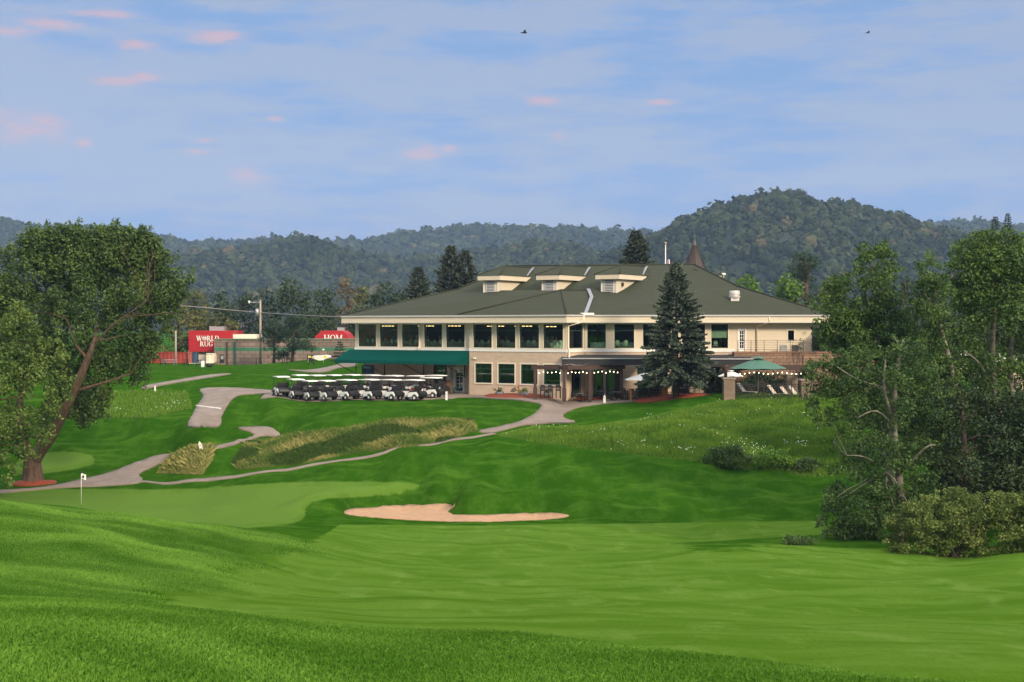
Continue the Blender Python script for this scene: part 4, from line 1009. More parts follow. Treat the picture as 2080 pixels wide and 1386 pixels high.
def bush(name,label,poly,Y,n,r0,r1,dens,size,m,seed,depth=.7,group=None,cat='bush',dmax=2.0):
    g=np.random.default_rng(seed); xs=[p[0] for p in poly]; c=W(sum(xs)/len(xs),max(p[1] for p in poly),Y); c.z=G(c.x,c.y)
    t=thing(name,label,cat,c,group); cl=outline_clumps(poly,Y,n,r0,r1,depth,g,dmax)
    tb=MB()
    for k in range(9):
        q=cl[g.integers(len(cl))]; limb(tb,c+Vector((g.normal()*.3,g.normal()*.2,-.1)),q[:3],.04,.012,g)
    tb.build('stem',M_DBARK,t); crown(cl,dens,size,m,t,g,'foliage',shell=.4); return t
bush('viburnum_bush','rounded yellow green bush at the lower right edge of the fairway',[(1793,1060),(1830,1022),(1890,1000),(1935,988),(1990,996),(2050,1000),(2160,988),(2160,1136),(1835,1132),(1795,1112)],66.5,300,.24,.5,1000,.12,M_BU,201)
bush('shrub','low dark weedy shrub on the bank left of the grove',[(1592,1085),(1640,1088),(1668,1092),(1672,1116),(1590,1113)],69.5,34,.15,.3,900,.10,M_L3,202)
bush('shrub','dark bush beside the stone pillar left of the pool fence',[(1418,752),(1470,752),(1478,796),(1410,797)],128,26,.3,.5,340,.16,M_D,203)
bush('shrub','small thin shrub on the upper terrace by the white door railing',[(1612,690),(1640,685),(1640,712),(1612,714)],130,9,.15,.3,300,.14,M_OL,204)
bush('shrub','dark evergreen bush at the right end of the upper wall',[(1648,660),(1720,680),(1740,715),(1650,716)],131,30,.4,.7,300,.2,M_D,205)
# ---- spruces
def spruce(label,px,pyb,pyt,Y,halfw,seed,m,dens=1.0,skirt=.06,name='spruce_tree',group=None,size=1.0,base=None):
    g=np.random.default_rng(seed); b=W(px,pyb,Y); b.z=G(b.x,b.y)-.1 if base is None else base
    top=W(px,pyt,Y).z; Hh=top-b.z; Rm=halfw/F*Y; t=thing(name,label,'tree',b,group)
    tb=MB(); tb.tube([b,b+Vector((.05,0,Hh*.5)),b+Vector((0,0,Hh*.98))],[.018*Hh+.06,.011*Hh,.01],8)
    S,E,Wd,T=[],[],[],[]
    z=skirt*Hh
    while z<Hh*.985:
        f=z/Hh; rad=Rm*1.22*(1-f)**.78*min(1,.8+2.5*(f-skirt))
        nb=int(5+3*(1-f)); a0=g.uniform(0,6.28)
        for k in range(nb):
            a=a0+k*6.283/nb+g.normal()*.18; L=max(.12,rad*g.uniform(.72,1.12))
            dirh=Vector((math.cos(a),math.sin(a),0)); rise=.35*f-.12
            p0=b+Vector((0,0,z)); tin=g.uniform(.0,.55)
            def at(s): return p0+dirh*(L*s)+Vector((0,0,L*(rise*s-.42*s*s*(1-f)+.18*s**3)))
            if L>1.0 and g.uniform()<.5: tb.tube([at(0),at(.5),at(.9)],[.03+.008*L,.03,.01],4,caps=False)
            nt_=max(4,int(L*6.5*dens))
            for j in range(nt_):
                s=(j+.6)/nt_
                if s<.18: continue
                q=at(s); side=dirh.cross(Vector((0,0,1)))
                ln=min((.20+.42*L*.22*(1.15-s)*1.6)*size,.2+L*.7)
                for sg in (-1,1,0):
                    dv=(dirh*.75+side*sg*g.uniform(.6,1.0)+Vector((0,0,g.uniform(-.55,-.1)))) if sg else (dirh+Vector((0,0,g.uniform(-.1,.35))))
                    dv.normalize(); S.append(q); E.append(q+dv*ln*g.uniform(.7,1.25)); Wd.append(.10*size*g.uniform(.7,1.3)); T.append(min(1,max(0,tin+g.uniform(-.2,.35)+.25*(s>.75))))
                    q2=q+dv*ln*.5
                    for _ in range(2):
                        e2=(dv+Vector((g.normal()*.6,g.normal()*.6,g.normal()*.4-.25))).normalized()
                        S.append(q2); E.append(q2+e2*ln*.6); Wd.append(.085*size); T.append(min(1,max(0,tin+g.uniform(-.2,.45))))
        z+=(.26+.22*(1-f))*max(1,Hh/22)/max(.75,dens**.5)
    S=np.array([tuple(v) for v in S]);E=np.array([tuple(v) for v in E]);Wd=np.array(Wd)[:,None];T=np.array(T)
    d=E-S; s1=np.cross(d,g.normal(size=S.shape)); s1/=np.linalg.norm(s1,axis=1)[:,None]+1e-9
    V=np.stack([S,S+d*.45+s1*Wd,E,S+d*.45-s1*Wd],1).reshape(-1,3); n=len(S)
    tb.build('trunk',M_DBARK,t)
    np_mesh('crown',V,np.arange(4*n).reshape(n,4),m,t,tint=np.repeat(T,4))
    return t
spruce('large blue grey spruce standing on the mulch in front of the clubhouse',1373,797,528,123.5,84,301,M_SP,1.35,.15)
spruce('short dark spruce behind the left end of the clubhouse roof',850,700,538,163,70,302,M_SP2,.8,size=1.3)
spruce('tallest of the spruces behind the left roof slope',916,700,494,172,74,303,M_SP2,.8,size=1.35)
spruce('spruce just right of the tallest one behind the left roof slope',945,700,507,170,68,304,M_SP2,.8,size=1.35)
spruce('broad spruce rising behind the roof ridge left of the flagpole',1293,700,463,176,84,305,M_SP2,.9,size=1.4)
spruce('left of the two thin spruce tops above the grove at the right edge',2022,700,434,200,46,306,M_SP2,1.0,size=.8)
spruce('right of the two thin spruce tops above the grove at the right edge',2047,700,430,203,46,307,M_SP2,1.0,size=.8)
spruce('small dark spruce between the block building and the green awning',690,742,694,188,19,308,M_SP2,1.0,.03)
# ---- trees of the wood behind: each one its own crown and trunk
def round_tree(name,label,px,pyt,Y,hw,m,seed,pyb=None,n=26,size=.75,dens=26,zb=None,low=.18,group=None,bk=None,squash=1.0):
    g=np.random.default_rng(seed); x=(px-CX)/F*Y; z0=G(x,Y)-.1 if zb is None else zb; zt=W(px,pyt,Y).z; Hh=zt-z0; w=hw/F*Y
    t=thing(name,label,'tree',(x,Y,z0),group); tb=MB(); b=Vector((x,Y,z0))
    top=b+Vector((0,0,Hh*.75)); tb.tube([b,b+Vector((.1,0,Hh*.4)),top],[.025*Hh+.06,.018*Hh,.04],7)
    cl=[]
    for k in range(n):
        f=g.uniform(low,.97); prof=math.sin(min(1,(1-f)/(1-low)*1.15+.12)*math.pi*.62)**.7; a=g.uniform(0,6.283); rr=w*prof*g.uniform(.25,.85)
        r=min(w*.45,Hh*.2)*g.uniform(.6,1.1); zc=z0+Hh*f-r*.5
        cl.append((x+rr*math.cos(a),Y+rr*math.sin(a),zc,r))
    for k in range(8):
        c=cl[g.integers(n)]; limb(tb,b+Vector((0,0,Hh*g.uniform(.2,.5))),c[:3],.008*Hh+.02,.03,g)
    tb.build('trunk',bk or M_DBARK,t); crown(cl,dens*(.75/size)**2*.55,size,m,t,g,squash=squash,shell=.45); return t
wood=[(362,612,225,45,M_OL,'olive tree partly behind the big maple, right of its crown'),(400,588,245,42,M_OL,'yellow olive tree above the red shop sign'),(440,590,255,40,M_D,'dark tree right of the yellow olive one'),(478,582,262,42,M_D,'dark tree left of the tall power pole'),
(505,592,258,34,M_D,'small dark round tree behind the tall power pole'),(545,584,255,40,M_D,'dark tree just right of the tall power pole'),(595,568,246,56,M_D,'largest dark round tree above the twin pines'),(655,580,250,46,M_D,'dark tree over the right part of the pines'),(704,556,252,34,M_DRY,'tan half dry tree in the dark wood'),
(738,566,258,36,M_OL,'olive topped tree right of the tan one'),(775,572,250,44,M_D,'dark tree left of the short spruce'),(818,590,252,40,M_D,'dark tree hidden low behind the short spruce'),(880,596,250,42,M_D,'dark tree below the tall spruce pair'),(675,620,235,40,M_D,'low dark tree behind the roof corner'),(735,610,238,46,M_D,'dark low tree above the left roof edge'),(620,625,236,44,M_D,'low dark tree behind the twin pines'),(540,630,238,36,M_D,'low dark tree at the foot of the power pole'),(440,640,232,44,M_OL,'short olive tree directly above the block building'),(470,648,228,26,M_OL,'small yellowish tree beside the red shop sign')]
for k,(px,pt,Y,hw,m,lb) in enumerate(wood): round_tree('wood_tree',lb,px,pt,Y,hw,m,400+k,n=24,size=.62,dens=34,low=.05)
for k,(px,pt,Y,hw,m,lb) in enumerate([(1522,556,176,44,M_BR2,'bright green tree behind the right roof slope'),(1612,562,172,60,M_BR2,'wide bright green tree left of the aspen grove'),(1690,570,168,40,M_OL,'olive tree behind the upper left of the grove'),(1835,540,165,36,M_D,'dark tree between the two aspen tops'),(1745,600,160,50,M_D,'dark tree behind the left aspens'),(1880,600,160,60,M_D,'dark tree behind the middle aspens'),(1960,560,165,60,M_D,'dark tree behind the poplar'),(2060,560,165,60,M_D,'dark tree behind the right edge of the grove')]):
    round_tree('leafy_tree',lb,px,pt,Y,hw,m,450+k,n=24,size=.5,dens=40,low=.1)
# irregular pine above the bright trees
def pine(label,px,pyb,pyt,Y,hw,seed,n=20,low=.3,size=.42,group=None):
    g=np.random.default_rng(seed); x=(px-CX)/F*Y; z0=G(x,Y)-.1; zt=W(px,pyt,Y).z; Hh=zt-z0; w=hw/F*Y; b=Vector((x,Y,z0))
    t=thing('pine_tree',label,'tree',b,group); tb=MB(); tb.tube([b,b+Vector((.15,0,Hh*.5)),b+Vector((0,0,Hh*.95))],[.03*Hh+.05,.02*Hh,.03],8); cl=[]
    for k in range(n):
        f=g.uniform(low,1); a=g.uniform(0,6.283); rr=w*(1.05-f*.75)*g.uniform(.35,1); r=g.uniform(.35,.6)*w*.62
        c=b+Vector((rr*math.cos(a),rr*math.sin(a),Hh*f*.95)); cl.append((*c,r)); limb(tb,b+Vector((0,0,Hh*f*.82)),c,.012*Hh,.02,g,.05)
    tb.build('trunk',M_BARK,t); crown(cl,70*(.42/size)**2,size,M_PINE,t,g,squash=.55,aspect=.3,shell=.3); return t
pine('tall ragged pine above the bright green trees on the right',1636,700,503,178,62,471,24,.4)
pine('left one of the twin spreading pines before the block building',556,736,652,206,46,472,34,.12)
pine('right one of the twin spreading pines, with a bare red trunk',594,738,640,203,52,473,38,.30)
# wooded rise behind the photographer (seen in the windows)
def rear_wood():
    g=np.random.default_rng(77); shapes=crown_shapes(6,2,.5); VV_,FF_,TT_=[],[],[]; k=0
    for i in range(900):
        an=R(g.uniform(128,338)); rr=g.uniform(0,1); d=185+70*rr; x=d*math.cos(an); y=60+d*math.sin(an); z=2+26*rr; r=g.uniform(4.5,8)
        if abs(x)<.5*y+25: continue
        q,f=shapes[i%6]; VV_.append(q*r+(x,y,z+r*.6)); FF_.append(f+k); k+=len(q); TT_.append(np.full(len(q),g.uniform(0,1)))
    tag(np_mesh('rear_forest',np.concatenate(VV_),np.concatenate(FF_),FM,tint=np.concatenate(TT_)),kind='stuff')
    mb=MB(); n=40
    for i in range(n+1):
        an=R(150+180*i/n); c,s_=math.cos(an),math.sin(an)
        mb.v+=[(175*c,60+175*s_,-3),(180*c,60+180*s_,1),(260*c,60+260*s_,27),(300*c,60+300*s_,-3)]
    for i in range(n):
        for k_ in range(3): a_=i*4+k_; mb.f.append((a_,a_+1,a_+5,a_+4)); mb.m.append(0); mb.sm.append(True)
    tag(mb.build('rear_hill',M_HG),kind='structure')
rear_wood()
# ---- grasses
def px_scatter(poly,n,g,ymin=80,ymax=150):
    xs=[p[0] for p in poly];ys=[p[1] for p in poly]; out=[]
    # sample on the ground, keep what projects into the outline
    c=[hit(p[0],p[1],ymin) for p in poly]; x0,x1=min(v.x for v in c)-1,max(v.x for v in c)+1; y0,y1=min(v.y for v in c)-1,max(v.y for v in c)+1
    x=g.uniform(x0,x1,n*4); y=g.uniform(y0,y1,n*4); z=ground(x,y); px=CX+F*x/y; py=HZ-F*(z-ZC)/y
    k=inpoly(px,py,poly); return np.stack([x[k],y[k],z[k]],-1)[:n]
def blades(name,p,h,w,m,g,lean=.35,tintf=None):
    n=len(p); a=g.uniform(0,6.283,n); d=np.stack([np.cos(a),np.sin(a),np.zeros(n)],-1); l=np.stack([np.cos(a+1.57),np.sin(a+1.57),np.zeros(n)],-1)*(g.normal(size=n)*lean)[:,None]
    h=h[:,None]; w=np.broadcast_to(np.asarray(w,float),(n,))[:,None]; up_=np.array([0,0,1.])
    mid=p+(up_*.6+l*.35)*h; tip=p+(up_+l)*h*(1-.12*np.abs(lean))
    V=np.stack([p-d*w*.5-(0,0,.02),p+d*w*.5-(0,0,.02),mid+d*w*.35,tip,mid-d*w*.35],1).reshape(-1,3)
    t=g.uniform(0,1,n) if tintf is None else tintf
    o=np_mesh(name,V,np.arange(5*n).reshape(n,5),m,tint=np.repeat(t,5)); return tag(o,kind='stuff')
M_NB=leafmat('meadow_blades',(.058,.155,.009),(.18,.31,.033),trans=.3); M_FB=leafmat('fescue_blades',(.09,.165,.024),(.50,.43,.17),trans=.3); M_GB=leafmat('turf_blades',(.055,.155,.010),(.21,.40,.058),trans=.3); M_DG=leafmat('dark_weed_blades',(.030,.085,.010),(.085,.13,.026),trans=.3)
def edge_fade(p,poly):
    px=CX+F*p[:,0]/p[:,1]; py=HZ-F*(p[:,2]-ZC)/p[:,1]; return np.clip(.25+sdf(px,py,poly)/14*(.5+rng.uniform(0,1,len(p))),.2,1)
def fnoise(x,y,s,ph=0): return .5+.25*(np.sin(x*s+1.7*np.sin(y*s*.7+ph))+np.sin(y*s*1.3+1.3*np.sin(x*s*.6+ph*2)))
g=np.random.default_rng(9)
p=px_scatter(NATIVE,60000,g); em=edge_fade(p,NATIVE); f=fnoise(p[:,0],p[:,1],.55); f2=fnoise(p[:,0],p[:,1],1.6,2)
blades('meadow_grass',p,em*(.16+.42*f*f2+g.uniform(0,.18,len(p))),.055,M_NB,g,.5,np.clip(f2*.6+g.uniform(0,.45,len(p)),0,1))
p=px_scatter(LROUGH,9000,g); blades('meadow_grass',p,g.uniform(.12,.4,len(p)),.055,M_NB,g,.5)
p=px_scatter(FESCUE,52000,g); em=edge_fade(p,FESCUE); f=fnoise(p[:,0],p[:,1],.6,1); k=f>.46
blades('fescue_grass',p[k],em[k]*(.24+.40*g.uniform(0,1,k.sum())*(.4+f[k])),.028,M_FB,g,.6,np.clip(-.3+fnoise(p[k,0],p[k,1],1.1,4)*.9+g.uniform(-.3,.4,k.sum()),0,1))
blades('weed_grass',p[~k],em[~k]*(.18+.32*g.uniform(0,1,(~k).sum())),.04,M_DG,g,.5)
p=px_scatter(CLUMP,9000,g); blades('fescue_grass',p,edge_fade(p,CLUMP)*(.22+.38*g.uniform(0,1,len(p))),.028,M_FB,g,.55)
def near_turf():
    g=np.random.default_rng(19); n=420000; y=4.4+8.4*g.uniform(0,1,n)**.8; x=g.uniform(-.44,.44,n)*y
    z=ground(x,y); p=np.stack([x,y,z],-1); f=fnoise(x,y,1.1,.5); f2=fnoise(x,y,4.1,1.5)
    blades('turf_grass',p,(.009+.008*f+g.uniform(0,.012,n)),.0045,M_GB,g,.7,np.clip(-.1+.75*fnoise(x,y,.55,2.2)*f+.45*f2+g.uniform(-.2,.4,n),0,1))
near_turf()
def knoll_turf():
    g=np.random.default_rng(29); n=420000; y=19+44*g.uniform(0,1,n)**.9; x=g.uniform(-.40,.02,n)*y; z=ground(x,y); px=CX+F*x/y; py=HZ-F*(z-ZC)/y
    s=sdf(px,py,FAIRWAY)+55*(fnoise(x,y,.5,1)-.5)+25*(fnoise(x,y,1.7,2)-.5); k=s<-5+g.normal(size=n)*14; p=np.stack([x,y,z],-1)[k]; f=fnoise(p[:,0],p[:,1],.38,.5); f2=fnoise(p[:,0],p[:,1],1.3,1.5)
    blades('rough_turf',p,(.02+.045*f*f2+g.uniform(0,.03,len(p))),.016,M_GB,g,.8,np.clip(-.35+.75*f+.5*f2+g.uniform(-.3,.3,len(p)),0,1))
knoll_turf()
# white wild flowers of the meadow
def flowers(poly,n,seed,h=.45,r=.05):
    g=np.random.default_rng(seed); p=px_scatter(poly,n*3,g); f=fnoise(p[:,0],p[:,1],.9,3); p=p[f>.52][:n]; n=len(p); p=p+np.stack([np.zeros(n),np.zeros(n),g.uniform(.5,1,n)*h],-1)
    a=np.linspace(0,6.283,6,endpoint=False); ring=np.stack([np.cos(a)*r,np.sin(a)*r*.6-.02,np.sin(a)*r*.8],-1)
    V=(p[:,None,:]+ring[None]*g.uniform(.5,1.3,n)[:,None,None]).reshape(-1,3)
    tag(np_mesh('wildflowers',V,np.arange(6*n).reshape(n,6),bpy.data.materials.get('flower_white') or mat('flower_white',(.75,.75,.66),.7,.1)),kind='stuff')
flowers(NATIVE,260,5,.4,.024); flowers([(1370,925),(1450,890),(1640,905),(1650,955),(1430,945)],130,6,.6,.028); flowers(LROUGH,70,8,.35,.028)
for k,(poly,lb) in enumerate([([(1424,935),(1445,905),(1500,900),(1530,925),(1525,960),(1440,957)],'leafy weed shrub with white flowers at the left of the meadow dip'),([(1530,925),(1560,905),(1600,912),(1615,945),(1600,965),(1535,962)],'leafy weed shrub in the middle of the meadow dip'),([(1600,940),(1640,925),(1672,940),(1672,970),(1605,968)],'dark grassy shrub beside the aspen in the meadow dip')]):
    bush('weed_shrub',lb,poly,99.8,64,.25,.55,520,.15,(M_L4,M_NB,M_L3)[k],230+k)
# ------------------------------------------------------------------ golf carts
ORD=['first','second','third','fourth','fifth','sixth','seventh','eighth','ninth']
M_CW=mat('cart_white',(.80,.80,.78),.3,.04,2,0,0,.5); M_CB=mat('cart_black',(.014,.014,.015),.4,.2,3); M_TYRE=mat('tyre_rubber',(.02,.02,.02),.9,.2); M_VINYL=mat('black_vinyl',(.02,.02,.022),.5,.2); M_ROOFW=mat('cart_roof_white',(.80,.77,.72),.45,.05)
def make_cart():
    t=thing('golf_cart','x','golf cart',(0,0,0),'golf carts parked in two rows')
    wx_r,wx_f=-.62,1.0
    def arch(cx,r,a0,a1,n=8): return [(cx+r*math.cos(R(a0+(a1-a0)*k/n)),.23+r*math.sin(R(a0+(a1-a0)*k/n))) for k in range(n+1)]
    prof=[(.12,.26)]+[(.12,.62),(.02,.68),(-.2,.74),(-.62,.76),(-.9,.66),(-1.02,.5),(-1.0,.34)]+list(reversed(arch(wx_r,.31,20,160)))
    MB().prism(prof,-.58,.58,smooth=False).build('body',M_CW,t,bevel=.025)
    fr_=[(1.32,.30),(1.36,.44),(1.22,.66),(.98,.86),(.80,.92),(.72,.86),(.78,.55),(.70,.28)]+[(wx_f-.30,.24)]+list(reversed(arch(wx_f,.29,15,165)))
    MB().prism([(1.32,.30),(1.36,.44),(1.22,.66),(.98,.86),(.80,.92),(.72,.86),(.78,.55),(.70,.28)],-.40,.40).build('front_cowl',M_CW,t,bevel=.03)
    mb=MB()
    for s in (-1,1): mb.prism([(1.34,.30),(1.34,.42),(1.2,.58),(.9,.60),(.66,.52),(.64,.30)]+list(reversed(arch(wx_f,.28,15,165)))[0:0],s*.40,s*.58)
    f=mb.build('front_fender',M_CB,t,bevel=.02)
    mb=MB().box((.40,0,.27),(.75,1.12,.06)); mb.build('floor_pan',M_CB,t)
    MB().prism([(.74,.80),(.80,.98),(.72,1.0),(.66,.84)],-.5,.5).build('dashboard',M_CB,t)
    w=[(-.98,.50),(-.9,.78),(-1.0,.86),(-1.18,.80),(-1.34,.62),(-1.36,.42),(-1.28,.32),(-1.0,.32)]
    MB().prism(w,-.50,.50).build('bag_well',M_CB,t,bevel=.04)
    MB().box((-.28,0,.80),(.56,1.06,.13)).build('seat',M_VINYL,t,bevel=.04)
    mb=MB(); T=Matrix.Translation((-.60,0,.84))@Matrix.Rotation(R(-12),4,'Y'); mb.prism([(-.05,.02),(.05,.02),(.05,.46),(-.05,.46)],-.52,.52,T=T); mb.build('backrest',M_VINYL,t,bevel=.035)
    for s in (-1,1):
        MB().tube([(-.52,s*.56,.76),(-.56,s*.56,1.02),(-.40,s*.56,1.08),(-.22,s*.56,1.02),(-.16,s*.56,.80)],.022,6).build('armrest',M_CB if s<0 else M_CB,t)
    pro=[(-1.02,1.78),(-.98,1.835),(-.5,1.87),(.4,1.87),(.80,1.83),(.86,1.78)]
    MB().prism(pro,-.60,.60).build('roof',M_ROOFW,t,bevel=.02)
    for s in (-1,1):
        MB().tube([(1.02,s*.50,.80),(.78,s*.52,1.35),(.70,s*.53,1.79)],.02,6).build('roof_post',M_CB,t)
        MB().tube([(-.92,s*.50,.62),(-.80,s*.52,1.2),(-.86,s*.53,1.79)],.02,6).build('roof_post',M_CB,t)
        for x in (wx_r,wx_f):
            tw=MB().lathe([(.10,-.09),(.19,-.10),(.225,-.07),(.23,0),(.225,.07),(.19,.10),(.10,.09)],(x,s*.50,.23),18,axis='y').build('wheel',M_TYRE,t)
            MB().lathe([(0,.07*s),(.05,.10*s),(.09,.085*s),(.12,.10*s),(.125,.06*s)],(x,s*.50,.23),14,axis='y').build('rim',M_CW,tw)
    st=MB(); 
    a=[Vector((.56+.05*math.cos(k*.5236)*.8,-.26+.17*math.sin(k*.5236),1.02+.15*math.cos(k*.5236))) for k in range(13)]
    st.tube(a,.014,5,caps=False); st.tube([(.78,-.26,.88),(.57,-.26,1.02)],.02,6); st.build('steering_wheel',M_CB,t)
    MB().box((-.98,0,1.10),(.05,1.0,.05)).tube([(-.94,-.47,.66),(-.98,-.47,1.1)],.018,5).tube([(-.94,.47,.66),(-.98,.47,1.1)],.018,5).build('bag_rack',M_CB,t)
    MB().box((1.30,.24,.50),(.05,.16,.08)).build('headlight',M_GREY,t); MB().box((1.30,-.24,.50),(.05,.16,.08)).build('headlight',M_GREY,t)
    return t
cart=make_cart(); first=True
def place_cart(px,Y,th,label,cw=0):
    global first
    o=cart if first else copy_tree(cart); first=False
    a=math.pi-R(th); x=(px-CX)/F*Y; o.location=(x,Y,G(x,Y)+.05); o.rotation_euler=(0,0,a); o['label']=label; o['group']='golf carts parked in two rows'
FRONT=[(571,133.6,66),(599,133.0,60),(628,132.5,55),(661,132.0,50),(703,131.4,45),(749,130.9,42),(793,130.4,38),(838,129.8,33),(874,131.2,30)]
BACK=[(609,138.6,62),(642,138.2,58),(677,137.7,52),(714,137.0,46),(752,136.4,42),(797,135.6,38),(846,134.9,34),(884,134.4,30)]
for i,(px,Y,th) in enumerate(FRONT): place_cart(px,Y,th,'white roofed golf cart, %s from the left in the front row on the grass edge'%ORD[i])
for i,(px,Y,th) in enumerate(BACK): place_cart(px,Y,th,'white roofed golf cart, %s from the left in the rear row nearer the awning'%ORD[i])
# bags, bins and hose under the awning
def golf_bag(px,Y,c,label):
    x=(px-CX)/F*Y; z=G(x,Y)+.05; t=thing('golf_bag',label,'golf bag',(x,Y,z),'golf bags standing behind the carts')
    MB().lathe([(0,0),(.13,0),(.14,.05),(.125,.4),(.14,.8),(.15,.86),(.13,.86),(.12,.8),(0,.8)],(x,Y,z),12).build('bag',mat('bag_cloth',c,.7),t)
    mb=MB()
    for k in range(6): a=k*1.05; mb.tube([(x+.06*math.cos(a),Y+.06*math.sin(a),z+.75),(x+.09*math.cos(a),Y+.09*math.sin(a),z+1.02)],.012,5); mb.box((x+.1*math.cos(a),Y+.1*math.sin(a),z+1.05),(.09,.05,.06),rz=a)
    mb.build('club',M_GREY,t)
for px,Y,c,l in ((842,133.4,(.01,.22,.08),'green golf bag standing between the cart rows'),(848,133.3,(.02,.20,.10),'darker green golf bag next to the green one'),(838,132.9,(.35,.02,.03),'red golf bag between the cart rows'),(862,134.6,(.32,.02,.03),'red golf bag behind the eighth front cart'),(800,133.2,(.02,.02,.03),'black golf bag between the cart rows')): golf_bag(px,Y,c,l)
q=frLow[0]+dL*s_at(frLow,913)+nL*.7; t=thing('waste_bin','brown wooden waste cabinet beside the white glazed door','bin',(q.x,q.y,.05)); rz_=math.atan2(dL.y,dL.x)
MB().box((q.x,q.y,.60),(.85,.6,1.1),rz=rz_).build('cabinet',mat('brown_wood',(.14,.07,.035),.6,.3,5),t,bevel=.02); MB().box((q.x,q.y,1.19),(.92,.68,.07),rz=rz_).build('lid',M_DARKWOOD,t)
q=frLow[0]+dL*s_at(frLow,903)+nL*1.4; t=thing('blue_bin','blue plastic bin next to the brown waste cabinet','bin',(q.x,q.y,.05)); MB().lathe([(0,0),(.25,0),(.32,.85),(.34,.86),(.34,.92),(0,.97)],(q.x,q.y,.05),14).build('drum',mat('blue_plastic',(.02,.03,.16),.4),t)
q=frLow[0]+dL*s_at(frLow,938)+nL*.8; t=thing('hose_reel','dark green coiled hose on the ground by the white door','hose',(q.x,q.y,.05)); mb=MB()
for k in range(5): mb.tube([(q.x+.30*math.cos(a)*(1-.04*k),q.y+.12*(k-2)*.5,.40+.30*math.sin(a)*(1-.04*k)) for a in np.linspace(0,6.283,17)],.05,6,caps=False)
mb.build('coil',mat('hose_green',(.005,.06,.045),.5),t); MB().box((q.x,q.y,.12),(.7,.4,.14)).build('base',M_BLACK,t)
# ------------------------------------------------------------------ pin, flags, stakes
p=hit(165,1025,60); t=thing('pin_flag','thin white pin with a small white flag standing on the putting green','flag',p)
MB().tube([p,p+Vector((0,0,2.13))],.014,8).build('pole',M_WHITE,t)
mb=MB(); n=8
for k in range(n+1): x=p.x+.02+.30*k/n; yy=p.y+.03*math.sin(k*.9); mb.v+= [(x,yy,p.z+1.74-.10*k/n),(x,yy,p.z+2.11-.11*k/n)]
for k in range(n): mb.f.append((2*k,2*k+2,2*k+3,2*k+1)); mb.m.append(0); mb.sm.append(True)
fl=mb.build('flag',M_WHITE,t)
mb=MB().lathe([(0,-.02),(.085,-.02),(.085,-.012),(0,-.012)],(p.x+.15,p.y-.035,p.z+1.88),14,axis='y'); mb.build('emblem',mat('emblem_dark',(.06,.015,.015),.6),fl)
MB().lathe([(.05,.0),(.06,.1),(0,.2)],(p.x,p.y,p.z+2.1),8).build('finial',M_BLACK,t)
def stake(px,py,h,w,label,tilt=0,pointed=False):
    p=hit(px,py,80); t=thing('marker_post',label,'post',p,'white course marker posts')
    Rm=Matrix.Rotation(tilt,4,'Y'); mb=MB()
    prof=[(-w/2,-.1),(w/2,-.1),(w/2,h-(w if pointed else .04)),(0,h) if pointed else (w/2-.02,h),(-w/2,h-(w if pointed else .04))]
    mb.prism(prof,-.03,.03,T=Matrix.Translation(p)@Rm); mb.build('board',M_WHITE,t)
    MB().prism([(-w*.3,h*.62),(w*.3,h*.62),(w*.3,h*.7),(-w*.3,h*.7)],-.036,-.031,T=Matrix.Translation(p)@Rm).build('sign_plate',M_GREY,t)
stake(411,922,1.0,.26,'tilted white marker post in the tan grass clump',R(-14),True); stake(315,797,.65,.16,'white marker post at the end of the upper path'); stake(907,813,.80,.18,'white marker post at the right end of the cart rows'); stake(1228,821,.85,.22,'white pointed marker post where the path meets the terrace mulch',0,True)
# flagpole behind the roof
x=(1352-CX)/F*170; z=G(x,170); t=thing('flagpole','white flagpole rising behind the clubhouse ridge','flagpole',(x,170,z)); zt=W(1352,497,170).z
MB().tube([(x,170,z),(x,170,zt)],[.09,.05],10).build('pole',M_WHITE,t); MB().lathe([(0,-.18),(.13,-.1),(.17,0),(.13,.1),(0,.18)],(x,170,zt+.15),12).build('finial',mat('brass_ball',(.4,.3,.15),.3,.1,3,0,.8),t)
mb=MB(); zf=W(1352,527,170).z
for i in range(7):
    for k in range(7): mb.v.append((x+.06+.07*k+.05*math.sin(k+i),170-.12*math.sin(k*1.6+i*.5),zf-i*.42))
for i in range(6):
    for k in range(6): a=i*7+k; mb.f.append((a,a+1,a+8,a+7)); mb.m.append(k%2 if i>1 or k>2 else 2); mb.sm.append(True)
mb.build('flag',[mat('flag_red',(.5,.03,.04),.8),M_WHITE,mat('flag_blue',(.02,.03,.2),.8)],t)
